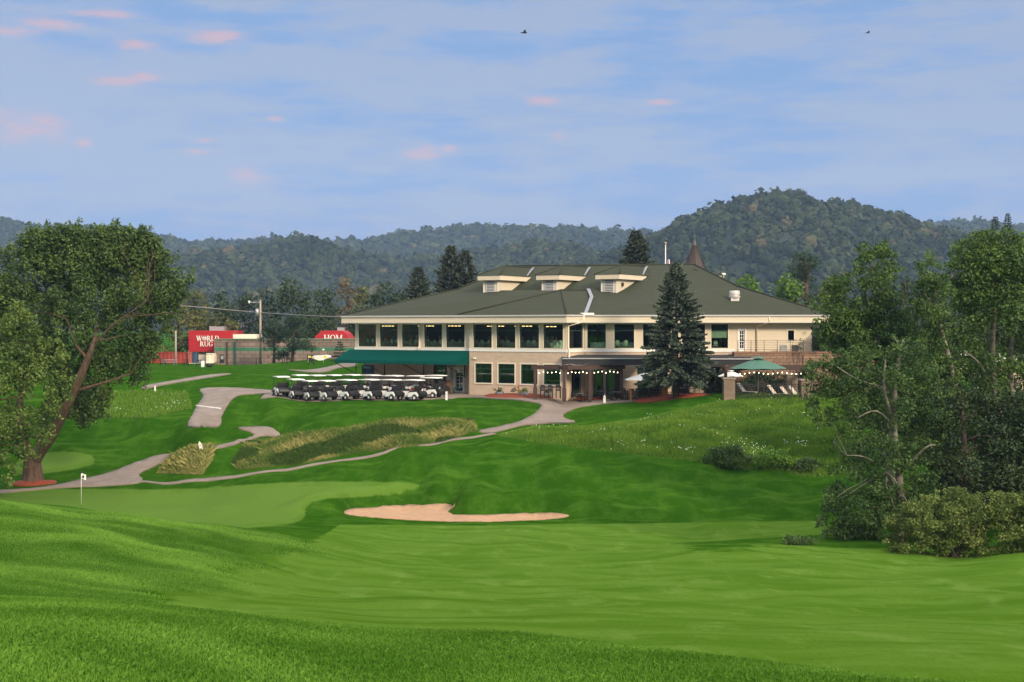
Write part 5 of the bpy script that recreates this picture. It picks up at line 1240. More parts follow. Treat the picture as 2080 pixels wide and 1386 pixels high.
# ------------------------------------------------------------------ terrace
M_BULB=emis('bulb_glow',(1,.82,.55),6)
def pergola(label,posts,ztop,beams,bulbs,shade,seed,pw=.26):
    """posts: (px,Y); beams: pairs of post indices"""
    pts=[Vector(((px-CX)/F*Y,Y,0)) for px,Y in posts]; t=thing('pergola',label,'pergola',pts[0])
    for p in pts:
        MB().box((p.x,p.y,ztop/2-.1),(pw,pw,ztop+.2)).box((p.x,p.y,.5),(pw+.1,pw+.1,1.1)).build('post',M_DARKWOOD,t)
    for a,b in beams:
        A,B=pts[a],pts[b]; d=(B-A).normalized(); fr,L=frame(A-d*.35,B+d*.35); MB().fbox(fr,0,L,-.08,.08,ztop-.02,ztop+.36).build('beam',M_DARKWOOD,t)
    if shade:
        A,B,D,C=[pts[i] for i in shade]; mb=MB(); n=10
        for i in range(n+1):
            for j in range(5):
                a=A.lerp(B,i/n);c=C.lerp(D,i/n); p=a.lerp(c,j/4); mb.v.append((p.x,p.y,ztop+.40+.06*math.sin(i*1.9)))
        for i in range(n):
            for j in range(4): k=i*5+j; mb.f.append((k,k+5,k+6,k+1)); mb.m.append(0); mb.sm.append(True)
        mb.build('shade_cloth',mat('pale_shade_cloth',(.5,.42,.36),.8),t)
    s=thing('string_lights','lit bulb string hung along the '+('left' if seed==1 else 'pool side')+' pergola beam','string lights',pts[0])
    cord=MB()
    for a,b,n in bulbs:
        A,B=pts[a],pts[b]; P0=None
        for k in range(n+1):
            f=k/n; p=A.lerp(B,f); z=ztop-.16-.14*math.sin(f*math.pi*3)**2; p=Vector((p.x,p.y-.2,z))
            if P0: cord.tube([P0,p],.008,4)
            P0=p
            if 0<k<n: MB().lathe([(0,-.05),(.035,-.03),(.042,0),(.03,.035),(0,.05)],(p.x,p.y,p.z-.05),8).build('bulb',M_BULB,s)
    cord.build('cord',M_BLACK,s)
pergola('dark timber pergola with pale shade cloth on the terrace',[(1087,128.4),(1146,127.4),(1199,128.4),(1262,129.6),(1152,131.6),(1255,132.0-.6)],2.72,[(0,1),(1,2),(2,3),(1,4),(3,5)],[(0,1,7),(1,2,7),(2,3,8)],(1,3,5,4),1)
pergola('dark timber pergola by the pool behind the green parasol',[(1474,124.5),(1645,124.8),(1480,128.2),(1645,128.2)],2.75,[(0,1),(0,2),(1,3),(2,3)],[(0,1,18)],None,2)
def parasol(label,px,pyt,pyb,Y,hw,m,seed,tilt=0,sides=8):
    x=(px-CX)/F*Y; z0=G(x,Y)+.02; zt=W(px,pyt,Y).z; zb=W(px,pyb,Y).z; r=hw/F*Y
    t=thing('parasol',label,'parasol',(x,Y,z0)); MB().tube([(x,Y,z0),(x,Y,zt-.05)],.035,8).build('pole',M_GREY,t)
    MB().lathe([(0,0),(.32,0),(.32,.06),(.08,.1),(.06,.4),(0,.4)],(x,Y,z0),14).build('base',M_BLACK,t)
    mb=MB(); seg=sides*4; rings=7; h=zt-zb
    mb.v.append((x,Y,zt-.16))
    for i in range(1,rings+1):
        f=i/rings
        for k in range(seg):
            a=2*math.pi*k/seg; u=abs(((k%4)/4)-.5)*2; sag=(1-u)*.0+(-.06*f*(1-u)); rr=r*f*(1-.03*(1-u))
            mb.v.append((x+rr*math.cos(a),Y+rr*math.sin(a),zt-.16-(h-.16)*(f**1.12)+sag))
    for k in range(seg): mb.f.append((0,1+k,1+(k+1)%seg)); mb.m.append(0); mb.sm.append(False)
    for i in range(rings-1):
        for k in range(seg): a=1+i*seg+k;b=1+i*seg+(k+1)%seg; mb.f.append((a,a+seg,b+seg,b)); mb.m.append(0); mb.sm.append(False)
    mb.build('canopy',m,t)
    mb=MB(); mb.lathe([(0,zt),(.12*r,zt-.03),(.27*r,zt-.17)],(x,Y,0),sides,smooth=False); mb.build('vent_cap',m,t)
    for k in range(sides):
        a=2*math.pi*k/sides; MB().tube([(x,Y,zt-.3),(x+.95*r*math.cos(a),Y+.95*r*math.sin(a),zb-.03)],.012,4).build('rib',M_BLACK,t)
M_PG=mat('green_parasol_cloth',(.050,.135,.095),.8,.12,1.5); M_PW=mat('cream_parasol_cloth',(.66,.66,.60),.8,.06)
parasol('large green parasol standing by the pool fence',1540,724,748,122.8,57,M_PG,1)
parasol('cream parasol half hidden behind the blue grey spruce',1318,751,771,128.6,50,M_PW,2)
parasol('cream parasol between the spruce and the stone pillar',1484,750,764,127.2,26,M_PW,3)
# furniture kit
def make_chair(name,label,group,m,mback,w=.46,h=.92,seat=.45,round_=False):
    t=thing(name,label,'chair',(0,0,0),group)
    MB().box((0,0,seat),(w,w,.05)).build('seat',mback,t)
    for sx in (-1,1):
        for sy in (-1,1):
            MB().tube([(sx*w*.44,sy*w*.44,0),(sx*w*.42,sy*w*.42,seat if sy<0 else h*.95)],.016,5).build('leg',m,t)
    if round_:
        mb=MB(); mb.lathe([(0,-.025),(.18,-.025),(.21,0),(.18,.025),(0,.025)],(0,0,0),16,axis='y'); mb.v=[(x*1.0,y+w*.44,z*1.15+h-.22) for x,y,z in mb.v]; mb.build('backrest',mback,t)
    else:
        mb=MB()
        for k in range(5): mb.box((-w*.34+w*.17*k,w*.43,(seat+h)/2+.05),(.03,.02,h-seat-.1))
        mb.box((0,w*.43,h-.03),(w*.9,.03,.08)); mb.build('backrest',m,t)
    return t
def make_table(name,label,group,m,r=.5,h=.74,cloth=None):
    t=thing(name,label,'table',(0,0,0),group); MB().lathe([(0,h-.03),(r,h-.03),(r,h),(0,h)],(0,0,0),20,smooth=False).build('tabletop',m,t)
    MB().lathe([(.28,0),(.28,.03),(.05,.06),(.05,h-.03)],(0,0,0),12).build('pedestal',M_BLACK,t)
    if cloth:
        mb=MB(); seg=32
        mb.lathe([(0,h+.006)],(0,0,0),seg)
        for rr,z in ((r+.01,h+.004),(r+.04,h-.08),(r+.07,.05)):
            for k in range(seg): a=6.283*k/seg; q=rr+(.035*math.sin(a*8) if z<h-.1 else 0); mb.v.append((q*math.cos(a),q*math.sin(a),z))
        for i in range(3):
            for k in range(seg): a=i*seg+k;b=i*seg+(k+1)%seg; mb.f.append((a,b,b+seg,a+seg)); mb.m.append(0); mb.sm.append(True)
        mb.build('tablecloth',cloth,t)
    return t
USED=set()
def put(proto,x,y,z,rz,label,group=None):
    o=proto if proto.name not in USED else copy_tree(proto); USED.add(proto.name); USED.add(o.name)
    o.location=(x,y,z); o.rotation_euler=(0,0,rz); o['label']=label
    if group: o['group']=group
    return o
ch=make_chair('patio_chair','x','dark metal chairs on the terrace',M_BLACK,M_BLACK); tb_=make_table('patio_table','x','dark terrace tables',mat('grey_tabletop',(.16,.15,.14),.4),.5,.76)
ch2=make_chair('bar_chair','x','tall dark chairs under the left pergola',M_BLACK,M_BLACK,.42,1.15,.72)
LOC=['beside the pink flower planter','in front of the glass doors','under the middle of the pergola','left of the half hidden cream parasol','below the half hidden cream parasol','right of the spruce trunk','beside the orange timber post','at the foot of the dark canopy']
SPOTS=[(1180,129.2),(1222,130.0),(1252,128.9),(1275,130.2),(1300,129.2),(1332,130.1),(1400,129.6),(1345,128.4)]
for i,(px,Y) in enumerate(SPOTS):
    x=(px-CX)/F*Y; z=G(x,Y)+.07
    put(tb_,x,Y,z,0,'round dark terrace table '+LOC[i])
    for k,nm in enumerate(('facing the lawn','on the left side','with its back to the lawn','on the right side')):
        a=math.pi/2*k+.5+i; put(ch,x+.72*math.cos(a),Y+.72*math.sin(a),z,a-math.pi/2,'dark metal chair around the terrace table '+LOC[i],'chairs at the table '+LOC[i])
x=(1118-CX)/F*128.9; t=thing('bar_table','long dark high table under the left pergola','table',(x,128.9,.06)); MB().box((x,128.9,1.06),(2.0,.8,.05)).build('tabletop',M_DARKWOOD,t)
for sx in (-.9,.9): MB().box((x+sx,128.9,.55),(.08,.6,.98)).build('leg',M_BLACK,t)
for k in range(6):
    px=-.7+.7*(k%3); put(ch2,x+px,128.9+(.72 if k<3 else -.72),.08,0 if k<3 else math.pi,'tall dark slat back chair at the %s side of the high table'%('wall' if k<3 else 'lawn'),'tall chairs at the %s side of the high table'%('wall' if k<3 else 'lawn'))
# planters
def planter(label,px,py,Yh,r,h,m,leaf,fl,seed,square=False,tall=.35):
    p=hit(px,py,100); p.y-=0; x,y,z=p; z+=.04; g=np.random.default_rng(seed); t=thing('planter',label,'planter',(x,y,z),'planters along the terrace')
    if square:
        mb=MB(); vs=[(x+sx*r*f,y+sy*r*f,z+zz) for zz,f in ((0,.75),(h,1.0)) for sx,sy in ((-1,-1),(1,-1),(1,1),(-1,1))]; mb.add(vs,[(0,1,5,4),(1,2,6,5),(2,3,7,6),(3,0,4,7),(0,3,2,1),(4,5,6,7)]); mb.build('pot',m,t,bevel=.03)
    else: MB().lathe([(0,0),(r*.72,0),(r*.95,h*.55),(r,h),(r*.9,h),(r*.85,h-.06),(0,h-.06)],(x,y,z),20).build('pot',m,t)
    cl=[(x+g.normal()*r*.4,y+g.normal()*r*.3,z+h+g.uniform(.02,tall),r*g.uniform(.35,.6)) for k in range(9)]
    if leaf: crown(cl,900,.11,leaf,t,g,'foliage')
    if fl: crown([(a,b,c+.08,rr) for a,b,c,rr in cl],420,.08,fl,t,g,'blossom')
M_POT=mat('grey_stone_pot',(.16,.165,.17),.8,.15,3,.2); M_POTW=mat('pale_pot',(.55,.52,.48),.7,.08); M_PK=leafmat('pink_petals',(.35,.06,.09),(.5,.16,.2)); M_WF=leafmat('white_petals',(.6,.6,.5),(.75,.75,.7))
planter('grey round pot of white flowers on the red mulch',1015,806,0,.42,.42,M_POT,M_OL,M_WF,1); planter('grey round pot of green leaves beside the timber post',1064,808,0,.42,.42,M_POT,M_BR2,None,2); planter('grey round pot of pink flowers before the high table',1112,809,0,.42,.42,M_POT,M_OL,M_PK,3); planter('grey round pot of tall green leaves at the pergola post',1165,811,0,.44,.42,M_POT,M_BR2,None,4,tall=.6)
planter('pale square pot left of the spruce trunk',1357,800,0,.25,.6,M_POTW,M_D,None,5,True); planter('pale square pot just right of the spruce trunk',1391,798,0,.27,.5,M_POTW,M_D,None,6,True); planter('pale square pot farthest right of the spruce trunk',1420,797,0,.27,.5,M_POTW,M_D,None,7,True); planter('low grey trough between the two pale square pots',1408,797,0,.3,.4,M_POT,M_D,None,8,True)
M_OW=mat('orange_timber',(.42,.17,.04),.7,.25,5)
def tpost(label,px,py,h,basket=None):
    p=hit(px,py,100); t=thing('timber_post',label,'post',p,'orange timber posts'); MB().box((p.x,p.y,p.z+h/2),(.17,.17,h)).build('shaft',M_OW,t); MB().lathe([(.13,0),(.02,.08)],(p.x,p.y,p.z+h),4,smooth=False).build('cap',M_OW,t)
    if basket:
        g=np.random.default_rng(4); crown([(p.x+basket,p.y-.1,p.z+h*.62,.3),(p.x+basket*1.2,p.y-.1,p.z+h*.55,.25)],900,.1,M_D if basket<0 else M_DRY,t,g,'hanging_basket')
        MB().tube([(p.x,p.y,p.z+h*.9),(p.x+basket,p.y-.1,p.z+h*.9),(p.x+basket,p.y-.1,p.z+h*.7)],.015,5).build('bracket',M_BLACK,t)
tpost('orange timber post with a leafy hanging basket left of it',1053,806,1.0,-.4); tpost('orange timber post with a straw coloured basket right of it',1281,816,1.05,.42); tpost('orange timber post at the edge of the spruce mulch',1349,801,.9)
x=(1350-CX)/F*127.5; t=thing('host_stand','orange wooden host stand near the spruce trunk','stand',(x,127.5,.1)); MB().box((x,127.5,.6),(.55,.4,1.1)).build('cabinet',M_OW,t,bevel=.02); MB().box((x,127.45,1.17),(.65,.5,.05)).build('top',M_DARKWOOD,t)
# mulch stones
g=np.random.default_rng(3); p0=hit(1232,815,100)
for k in range(12):
    p=hit(1216+g.uniform(0,52),813+g.uniform(-2,2),100); v,f=ico(2); s=g.uniform(.08,.17); v=v*(1+g.uniform(-.15,.15,(len(v),1)))*s*np.array([1.3,1,.7])
    mb=MB(); mb.add([(p.x+a,p.y+b,p.z+.05+c) for a,b,c in v],[tuple(q) for q in f]); o=mb.build('edging_stone',bpy.data.materials.get('pale_stone') or mat('pale_stone',(.5,.4,.32),.9,.2,5)); tag(o,'pale rounded edging stone beside the pointed white marker post','stone','edging stones at the end of the terrace mulch')
# ------------------------------------------------------------------ pool side
M_STONE=brick('pillar_stone',(.23,.17,.115),(.17,.125,.085),(.18,.14,.10),(1,.0),.5,.26,.02); M_RW=brick('retaining_block',(.30,.19,.12),(.21,.13,.085),(.12,.08,.05),(1,0),.6,.3,.03)
def pillar(label,px,Y,h=2.0,w=.95):
    x=(px-CX)/F*Y; z=G(x,Y)-.2; t=thing('stone_pillar',label,'pillar',(x,Y,z),'stone pillars of the pool fence'); MB().box((x,Y,z+h/2),(w,w,h)).build('shaft',M_STONE,t,bevel=.03); MB().box((x,Y,z+h+.07),(w+.16,w+.16,.14)).build('cap',mat('cap_stone',(.24,.19,.14),.85),t,bevel=.02)
pillar('stone pillar at the left end of the black pool fence',1480,121.5); pillar('stone pillar at the aspen boughs, right of the loungers',1637,121.5); pillar('shorter looking stone pillar at the back of the pool yard',1608,127.4)
def fence(label,px0,px1,Y,h=1.55):
    a=(px0-CX)/F*Y;b=(px1-CX)/F*Y; z=G((a+b)/2,Y); t=thing('iron_fence',label,'fence',(a,Y,z)); mb=MB(); n=int((b-a)/.12)
    for k in range(n+1):
        x=a+(b-a)*k/n; mb.box((x,Y,z+h/2-.05),(.034,.034,h+.1)); mb.lathe([(.02,0),(0,.09)],(x,Y,z+h),4)
    mb.build('picket',M_BLACK,t)['kind']='stuff'
    for zz in (.15,h-.28,h-.1): MB().box(((a+b)/2,Y,z+zz),(b-a,.045,.05)).build('rail',M_BLACK,t)
    for k in range(int((b-a)/2.4)+1): x=a+2.4*k+.06; MB().box((x,Y-.003,z+h/2),(.075,.075,h+.25)).build('post',M_BLACK,t)
fence('black iron picket fence between the two stone pillars of the pool',1492,1625,121.5); fence('black iron picket fence behind the aspen boughs',1649,1860,121.5)
mb=MB(); a=(1490-CX)/F*131; frW2=(Vector((a,130.6,0)),Vector((1,0,0)),Vector((0,-1,0))); t=thing('retaining_wall','brown block retaining wall under the upper terrace railing','wall',(a,130.6,0))
mb.fbox(frW2,0,14.5,-1.25,0,-.5,4.12); mb.build('blocks',M_RW,t); MB().fbox(frW2,-.02,14.52,-1.26,.06,4.12,4.25).build('coping',mat('coping_block',(.26,.14,.09),.9,.25,4),t)
MB().fbox(frW2,6.0,15,.02,1.6,-.5,2.4).build('lower_step',M_RW,t)
def railing():
    t=thing('railing','grey metal railing of four bars on the upper terrace','railing',(a,130.2,4.25)); x0=(1499-CX)/F*130.45; x1=(1632-CX)/F*130.45; z=4.25; Y=130.45
    for k in range(6): x=x0+(x1-x0)*k/5; MB().tube([(x,Y,z),(x,Y,z+1.05)],.025,6).build('post',M_GREYD,t)
    for k in range(5): zz=z+.22+.2*k; MB().tube([(x0,Y,zz),(x1,Y,zz),(x1+1.3,Y,zz-.55)],.017,6).build('bar',M_GREYD,t)
M_GREYD=mat('dark_grey_metal',(.07,.065,.06),.5,.2)
railing()
for k,(px,l) in enumerate(((1591,'grey cooling unit behind the railing'),(1615,'darker grey cooling unit beside the first one'))):
    x=(px-CX)/F*131; t=thing('cooling_unit',l,'air conditioner',(x,131.0,4.25)); MB().box((x,131.0,4.55),(.6,.5,.55)).build('case',(M_GREY,M_GREYD)[k],t,bevel=.02); MB().lathe([(0,0),(.2,0),(.22,.03)],(x,131.0,4.83),14).build('fan_grille',M_BLACK,t)
bush('hedge','dark clipped hedge at the back of the pool yard below the block wall',[(1492,757),(1545,754),(1622,756),(1640,762),(1640,797),(1492,797)],128.9,90,.3,.55,380,.17,M_D,206,depth=.4,cat='hedge',dmax=.8)
M_SL=mat('cream_sling',(.62,.55,.46),.8,.08)
def lounger(label,px,Y,rz,ang=52):
    x=(px-CX)/F*Y; z=G(x,Y)+.02; t=thing('sun_lounger',label,'sun lounger',(0,0,0),'cream sun loungers behind the pool fence')
    mb=MB(); mb.box((.55,0,.33),(1.25,.6,.05)); mb.build('seat',M_SL,t)
    T=Matrix.Translation((-.06,0,.34))@Matrix.Rotation(R(ang),4,'Y'); MB().prism([(0,-.02),(-.95,-.02),(-.95,.03),(0,.03)],-.3,.3,T=T).build('backrest',M_SL,t)
    for sx in (.05,1.1):
        for sy in (-.28,.28): MB().tube([(sx,sy,0),(sx,sy,.32)],.02,5).build('leg',M_BLACK,t)
    MB().box((.5,-.31,.32),(1.3,.03,.05)).box((.5,.31,.32),(1.3,.03,.05)).build('side_rail',M_BLACK,t)
    t.location=(x,Y,z); t.rotation_euler=(0,0,rz)
for px,l in ((1575,'cream sun lounger nearest the green parasol pole'),(1600,'cream sun lounger in the middle behind the fence'),(1618,'cream sun lounger nearest the right stone pillar'),(1513,'low lounger with slatted back left of the parasol')): lounger(l,px,124.6 if px!=1513 else 125.2,R(-38),50)
# pool house in the grove's gaps
x0=(1690-CX)/F*134; t=thing('pool_house','low building with a white fascia seen through the grove','building',(x0,134,0)); fr3=(Vector((x0,134,0)),Vector((1,0,0)),Vector((0,-1,0)))
facade('wall',fr3,.4,18,-.5,3.25,[(3,4.5,.2,2.3),(7,9,1.2,2.4),(12,13.4,.2,2.3)],.3,M_BR,t); MB().fbox(fr3,-.3,18.5,-6,.7,3.3,4.05).build('fascia',M_WHITE,t); MB().fbox(fr3,-.3,18.5,-6,.6,4.053,4.2).build('roof',M_GREYD,t)
for o in ((3,4.5,.2,2.3),(7,9,1.2,2.4),(12,13.4,.2,2.3)): window(fr3,o,t)
# ------------------------------------------------------------------ range and shops beyond
M_RED=mat('sign_red',(.36,.012,.015),.5,.10,.6); M_LET=mat('white_letters',(.78,.74,.68),.5,.03); M_CMU=brick('grey_block',(.25,.185,.15),(.17,.125,.10),(.11,.085,.07),(1,0),1.2,.6,.05)
def serif_text(word,x,y,z,h,dep=.12):
    """serif capitals built from strokes; returns MB"""
    mb=MB(); s=h; T=.17*s; t_=.075*s; se=.05*s; cx=x
    def bar(x0,z0,x1,z1,w):
        d=Vector((x1-x0,0,z1-z0)); n=Vector((-d.z,0,d.x)).normalized()*w/2
        P_=[(x0-n.x,z0-n.z),(x1-n.x,z1-n.z),(x1+n.x,z1+n.z),(x0+n.x,z0+n.z)]
        mb.prism(P_,y-dep-.004*(len(mb.v)//8%9),y)
    def arc(cx_,cz,rx,rz,a0,a1,w0,w1):
        n=14; P_=[];Q_=[]
        for k in range(n+1):
            a=R(a0+(a1-a0)*k/n); w=w0+(w1-w0)*abs(math.cos(a)); P_.append((cx_+rx*math.cos(a),cz+rz*math.sin(a))); Q_.append((cx_+(rx-w)*math.cos(a),cz+(rz-w*.7)*math.sin(a)))
        for k in range(n): mb.prism([P_[k],P_[k+1],Q_[k+1],Q_[k]],y-dep,y)
    def ser(xc,zc,w): bar(xc-w/2,zc,xc+w/2,zc,se)
    for c in word:
        if c=='W':
            w=1.15*s; bar(cx+.06*s,z+s,cx+.33*s,z,T); bar(cx+.33*s,z,cx+.55*s,z+s,t_); bar(cx+.5*s,z+s,cx+.78*s,z,T); bar(cx+.78*s,z,cx+1.02*s,z+s,t_); ser(cx+.06*s,z+s,.34*s); ser(cx+.53*s,z+s,.34*s); ser(cx+1.02*s,z+s,.3*s)
        elif c=='O':
            w=.92*s; arc(cx+.45*s,z+.5*s,.45*s,.54*s,0,360,.06*s,.19*s)
        elif c=='@': # globe in the letter O: ring with pale land patches
            w=.92*s; arc(cx+.45*s,z+.5*s,.45*s,.50*s,0,360,.05*s,.07*s)
            for ax,az,rx,rz in ((.30,.62,.16,.20),(.38,.30,.10,.16),(.64,.62,.13,.17),(.66,.32,.09,.10)): arc(cx+ax*s,z+az*s,rx*s,rz*s,0,360,rx*s*.98,rx*s*.98)
        elif c in 'RH':
            w=.86*s if c=='R' else .95*s
            bar(cx+.16*s,z,cx+.16*s,z+s,T); ser(cx+.16*s,z,.36*s); ser(cx+.16*s,z+s,.36*s)
            if c=='R': arc(cx+.26*s,z+.74*s,.36*s,.27*s,-90,90,.06*s,.17*s); bar(cx+.36*s,z+.48*s,cx+.74*s,z,T); ser(cx+.76*s,z,.24*s)
            else: bar(cx+.76*s,z,cx+.76*s,z+s,T); ser(cx+.76*s,z,.36*s); ser(cx+.76*s,z+s,.36*s); bar(cx+.2*s,z+.5*s,cx+.72*s,z+.5*s,t_)
        elif c=='L': w=.74*s; bar(cx+.16*s,z,cx+.16*s,z+s,T); ser(cx+.16*s,z+s,.36*s); bar(cx,z+.02*s,cx+.64*s,z+.02*s,se*1.3); bar(cx+.62*s,z,cx+.64*s,z+.26*s,se)
        elif c=='D': w=.92*s; bar(cx+.16*s,z,cx+.16*s,z+s,T); arc(cx+.30*s,z+.5*s,.52*s,.52*s,-90,90,.06*s,.18*s); bar(cx,z+.02*s,cx+.34*s,z+.02*s,se); bar(cx,z+.98*s,cx+.34*s,z+.98*s,se)
        elif c=='U': w=.90*s; bar(cx+.16*s,z+.3*s,cx+.16*s,z+s,T); arc(cx+.44*s,z+.32*s,.36*s,.36*s,180,360,.08*s,.13*s); bar(cx+.76*s,z+.3*s,cx+.76*s,z+s,t_); ser(cx+.16*s,z+s,.36*s); ser(cx+.76*s,z+s,.28*s)
        elif c=='G': w=.92*s; arc(cx+.46*s,z+.5*s,.45*s,.54*s,50,330,.06*s,.19*s); bar(cx+.74*s,z+.06*s,cx+.74*s,z+.42*s,T*.9); ser(cx+.72*s,z+.42*s,.34*s); bar(cx+.78*s,z+.74*s,cx+.78*s,z+.98*s,se)
        elif c=='M': w=1.12*s; bar(cx+.14*s,z,cx+.14*s,z+s,t_); bar(cx+.16*s,z+s,cx+.52*s,z+.05*s,T); bar(cx+.52*s,z+.05*s,cx+.88*s,z+s,t_); bar(cx+.90*s,z,cx+.90*s,z+s,T); ser(cx+.14*s,z,.3*s); ser(cx+.9*s,z,.36*s); ser(cx+.1*s,z+s,.26*s); ser(cx+.94*s,z+s,.3*s)
        cx+=w+.02*s
    return mb,cx-x
YS_=222.0
def X(px,Y): return (px-CX)/F*Y
def Zp(py,Y): return ZC+(HZ-py)/F*Y
t=thing('rug_shop','red fronted shop with white lettering beyond the range','shop',(X(430,YS_),YS_,1.3))
mb=MB(); x0,x1=X(378,YS_),X(472,YS_); zb,zt=Zp(715,YS_),Zp(672,YS_)
mb.prism([(X(383,YS_),zb),(x1,zb),(x1,zt),(X(383,YS_),zt)],YS_,YS_+9); sgn=mb.build('sign_wall',M_RED,t)
mb=MB().box((X(420,YS_),YS_+5,(zb+.5)/2+.2),(x1-x0-1,8.5,zb-.5)); mb.build('wall',M_TRIM,t)
mb,w=serif_text('W@RLD',X(399.5,YS_),YS_-.02,Zp(692.5,YS_),.76); mb.build('lettering',M_LET,sgn)
mb,w=serif_text('RUG',X(406.5,YS_),YS_-.02,Zp(703.6,YS_),.74); mb.build('lettering',M_LET,sgn)
MB().box((X(432,YS_),YS_+4,zt+.25),(X(447,YS_)-X(417,YS_),2,.9)).build('roof_unit',M_GREY,t)
MB().box((X(495,YS_),YS_+3,Zp(686,YS_)),(X(522,YS_)-X(472.5,YS_),5,1.0)).build('cream_parapet',M_TRIM,t)
YH=224.0; t=thing('home_shop','red sloped shop sign with white letters cut off by the block building','shop',(X(670,YH),YH,1.5))
zb=Zp(705,YH); mb=MB(); mb.prism([(X(634,YH),zb),(X(720,YH),zb),(X(703,YH),Zp(678,YH)),(X(695,YH),Zp(672,YH)),(X(653,YH),Zp(672,YH)),(X(640,YH),Zp(684,YH))],YH,YH+8); sgn=mb.build('sign_wall',M_RED,t); MB().box((X(676,YH),YH+4,(zb)/2),(X(715,YH)-X(638,YH),7.5,zb)).build('wall',M_CMU,t)
mb,w=serif_text('HOM',X(658,YH),YH-.02,Zp(693.5,YH),.98); mb.build('lettering',M_LET,sgn)
MB().box((X(687,YH),YH+4,Zp(670,YH)),(1.1,1.5,.7)).build('roof_unit',M_GREY,t)
YB=216.0; t=thing('block_building','long low grey block building with a green stripe and a dark door','building',(X(560,YB),YB,1.2)); a,b=X(435,YB),X(760,YB); z0,z1=-.5,Zp(691,YB)
fr4=(Vector((a,YB,0)),Vector((1,0,0)),Vector((0,-1,0))); dr=(X(446,YB)-a,X(455,YB)-a,Zp(738,YB),Zp(721,YB))
facade('wall',fr4,0,b-a,z0,z1,[dr],.4,M_CMU,t); MB().fbox(fr4,0,b-a,.004,.02,Zp(713,YB),Zp(706.5,YB)).build('green_stripe',mat('green_paint',(.03,.15,.075),.6,.2),t); MB().fbox(fr4,-.1,b-a,-7,.1,z1,z1+.18).build('parapet_cap',mat('green_cap',(.10,.13,.075),.6),t)
d=MB().fbox(fr4,dr[0],dr[1],-.2,-.1,dr[2],dr[3]).build('door',M_BLACK,t); MB().fbox(fr4,dr[0]+.15,dr[1]-.1,-.098,-.09,dr[2]+.6,dr[3]-.15).build('pane',M_GREY,d)
for k,px in enumerate((459,475)): x=X(px,YB)-a; MB().fbox(fr4,x,x+.28,.022,.14,0.8,z1-.3).build('drain_pipe',(M_DARKWOOD,M_DARKGREEN)[k],t)
MB().fbox(fr4,X(655,YB)-a,X(655,YB)-a+.3,.02,.2,Zp(712,YB),Zp(709,YB)).build('wall_lamp',M_WHITE,t)
def container(label,px0,px1,py0,py1,Y,m,dpt=2.4,cat='container',name='shipping_container'):
    a,b=X(px0,Y),X(px1,Y); z0,z1=Zp(py1,Y),Zp(py0,Y); t=thing(name,label,cat,((a+b)/2,Y,z0)); mb=MB(); n=int((b-a)/.14)
    pts=[]
    for k in range(n+1): x=a+(b-a)*k/n; pts.append((x,0 if (k//2)%2 else .05))
    for i,(x,o) in enumerate(pts): mb.v+=[(x,Y+o,z0+.12),(x,Y+o,z1-.1)]
    for i in range(n): mb.f.append((2*i,2*i+2,2*i+3,2*i+1)); mb.m.append(0); mb.sm.append(False)
    mb.build('corrugated_side',m,t)
    MB().box(((a+b)/2,Y+dpt/2,(z0+z1)/2),(b-a-.02,dpt-.2,z1-z0-.1)).box(((a+b)/2,Y-.0,z1-.05),(b-a,.14,.12)).box(((a+b)/2,Y-.0,z0+.06),(b-a,.14,.12)).build('frame',m,t)
    MB().box((b+.03,Y+dpt/2,(z0+z1)/2),(.05,dpt-.3,z1-z0-.3)).build('door',m,t)
M_CT=mat('container_red',(.27,.035,.024),.6,.2,1)
container('long red corrugated container left of the red shop',298,381,715.5,738,214,M_CT); container('short lighter red container end beside the blue cabin',381.6,389,716,738,213.5,mat('container_pink',(.36,.10,.075),.6,.2))
container('narrow dark blue cabin next to the red containers',391,399.5,716,738,213.5,mat('cabin_blue',(.04,.07,.13),.5),1.2,'cabin','portable_cabin'); container('cream boxed shed left of the block building',419,434,718,738,213.5,M_TRIM,2,'shed','storage_shed')
def pole(label,px,pyt,pyb,Y,r=.16,arm=True):
    x=X(px,Y); z0=G(x,Y)-.2; zt=Zp(pyt,Y); t=thing('power_pole',label,'utility pole',(x,Y,z0)); MB().tube([(x,Y,z0),(x,Y,zt)],[r*1.2,r*.8],8).build('pole',mat('grey_pole_wood',(.36,.29,.23),.85,.2,3),t)
    if arm:
        MB().box((x-.9,Y,zt-.3),(1.6,.1,.12)).build('arm',M_GREY,t); MB().lathe([(.05,0),(.16,.1),(.16,.35),(0,.45)],(x-1.65,Y,zt-.5),10).build('lamp',M_WHITE,t)
        MB().lathe([(0,0),(.25,.0),(.25,1.0),(0,1.05)],(x-.45,Y-.2,Zp(642,Y)),12).build('transformer',M_GREY,t)
YP=209; pole('tall pale power pole with a lamp and transformer beyond the range',529,610,740,YP); pole('short pale pole seen below the maple leaves',357,672,718,YP,.14,False)
def wire(label,pts,r=.03): tag(MB().tube(smooth_poly([tuple(p) for p in pts],5,False),r,5).build('power_line',M_GREYD if r<.05 else mat('wire_grey',(.22,.2,.19),.7)),label,'power line')
wire('thick grey power line crossing the dark wood to the clubhouse',[W(330,620,YP),W(395,623.5,YP),W(529,635.5,YP),W(640,642,YP-20),W(694,644.5,143.4)],.075)
wire('thin cable running down left from the power pole',[W(529,646,YP),W(490,659,YP),W(440,664,YP)],.03); wire('thin cable running up left from the power pole top',[W(529,612,YP),W(500,622,YP),W(470,632,YP+3)],.025)
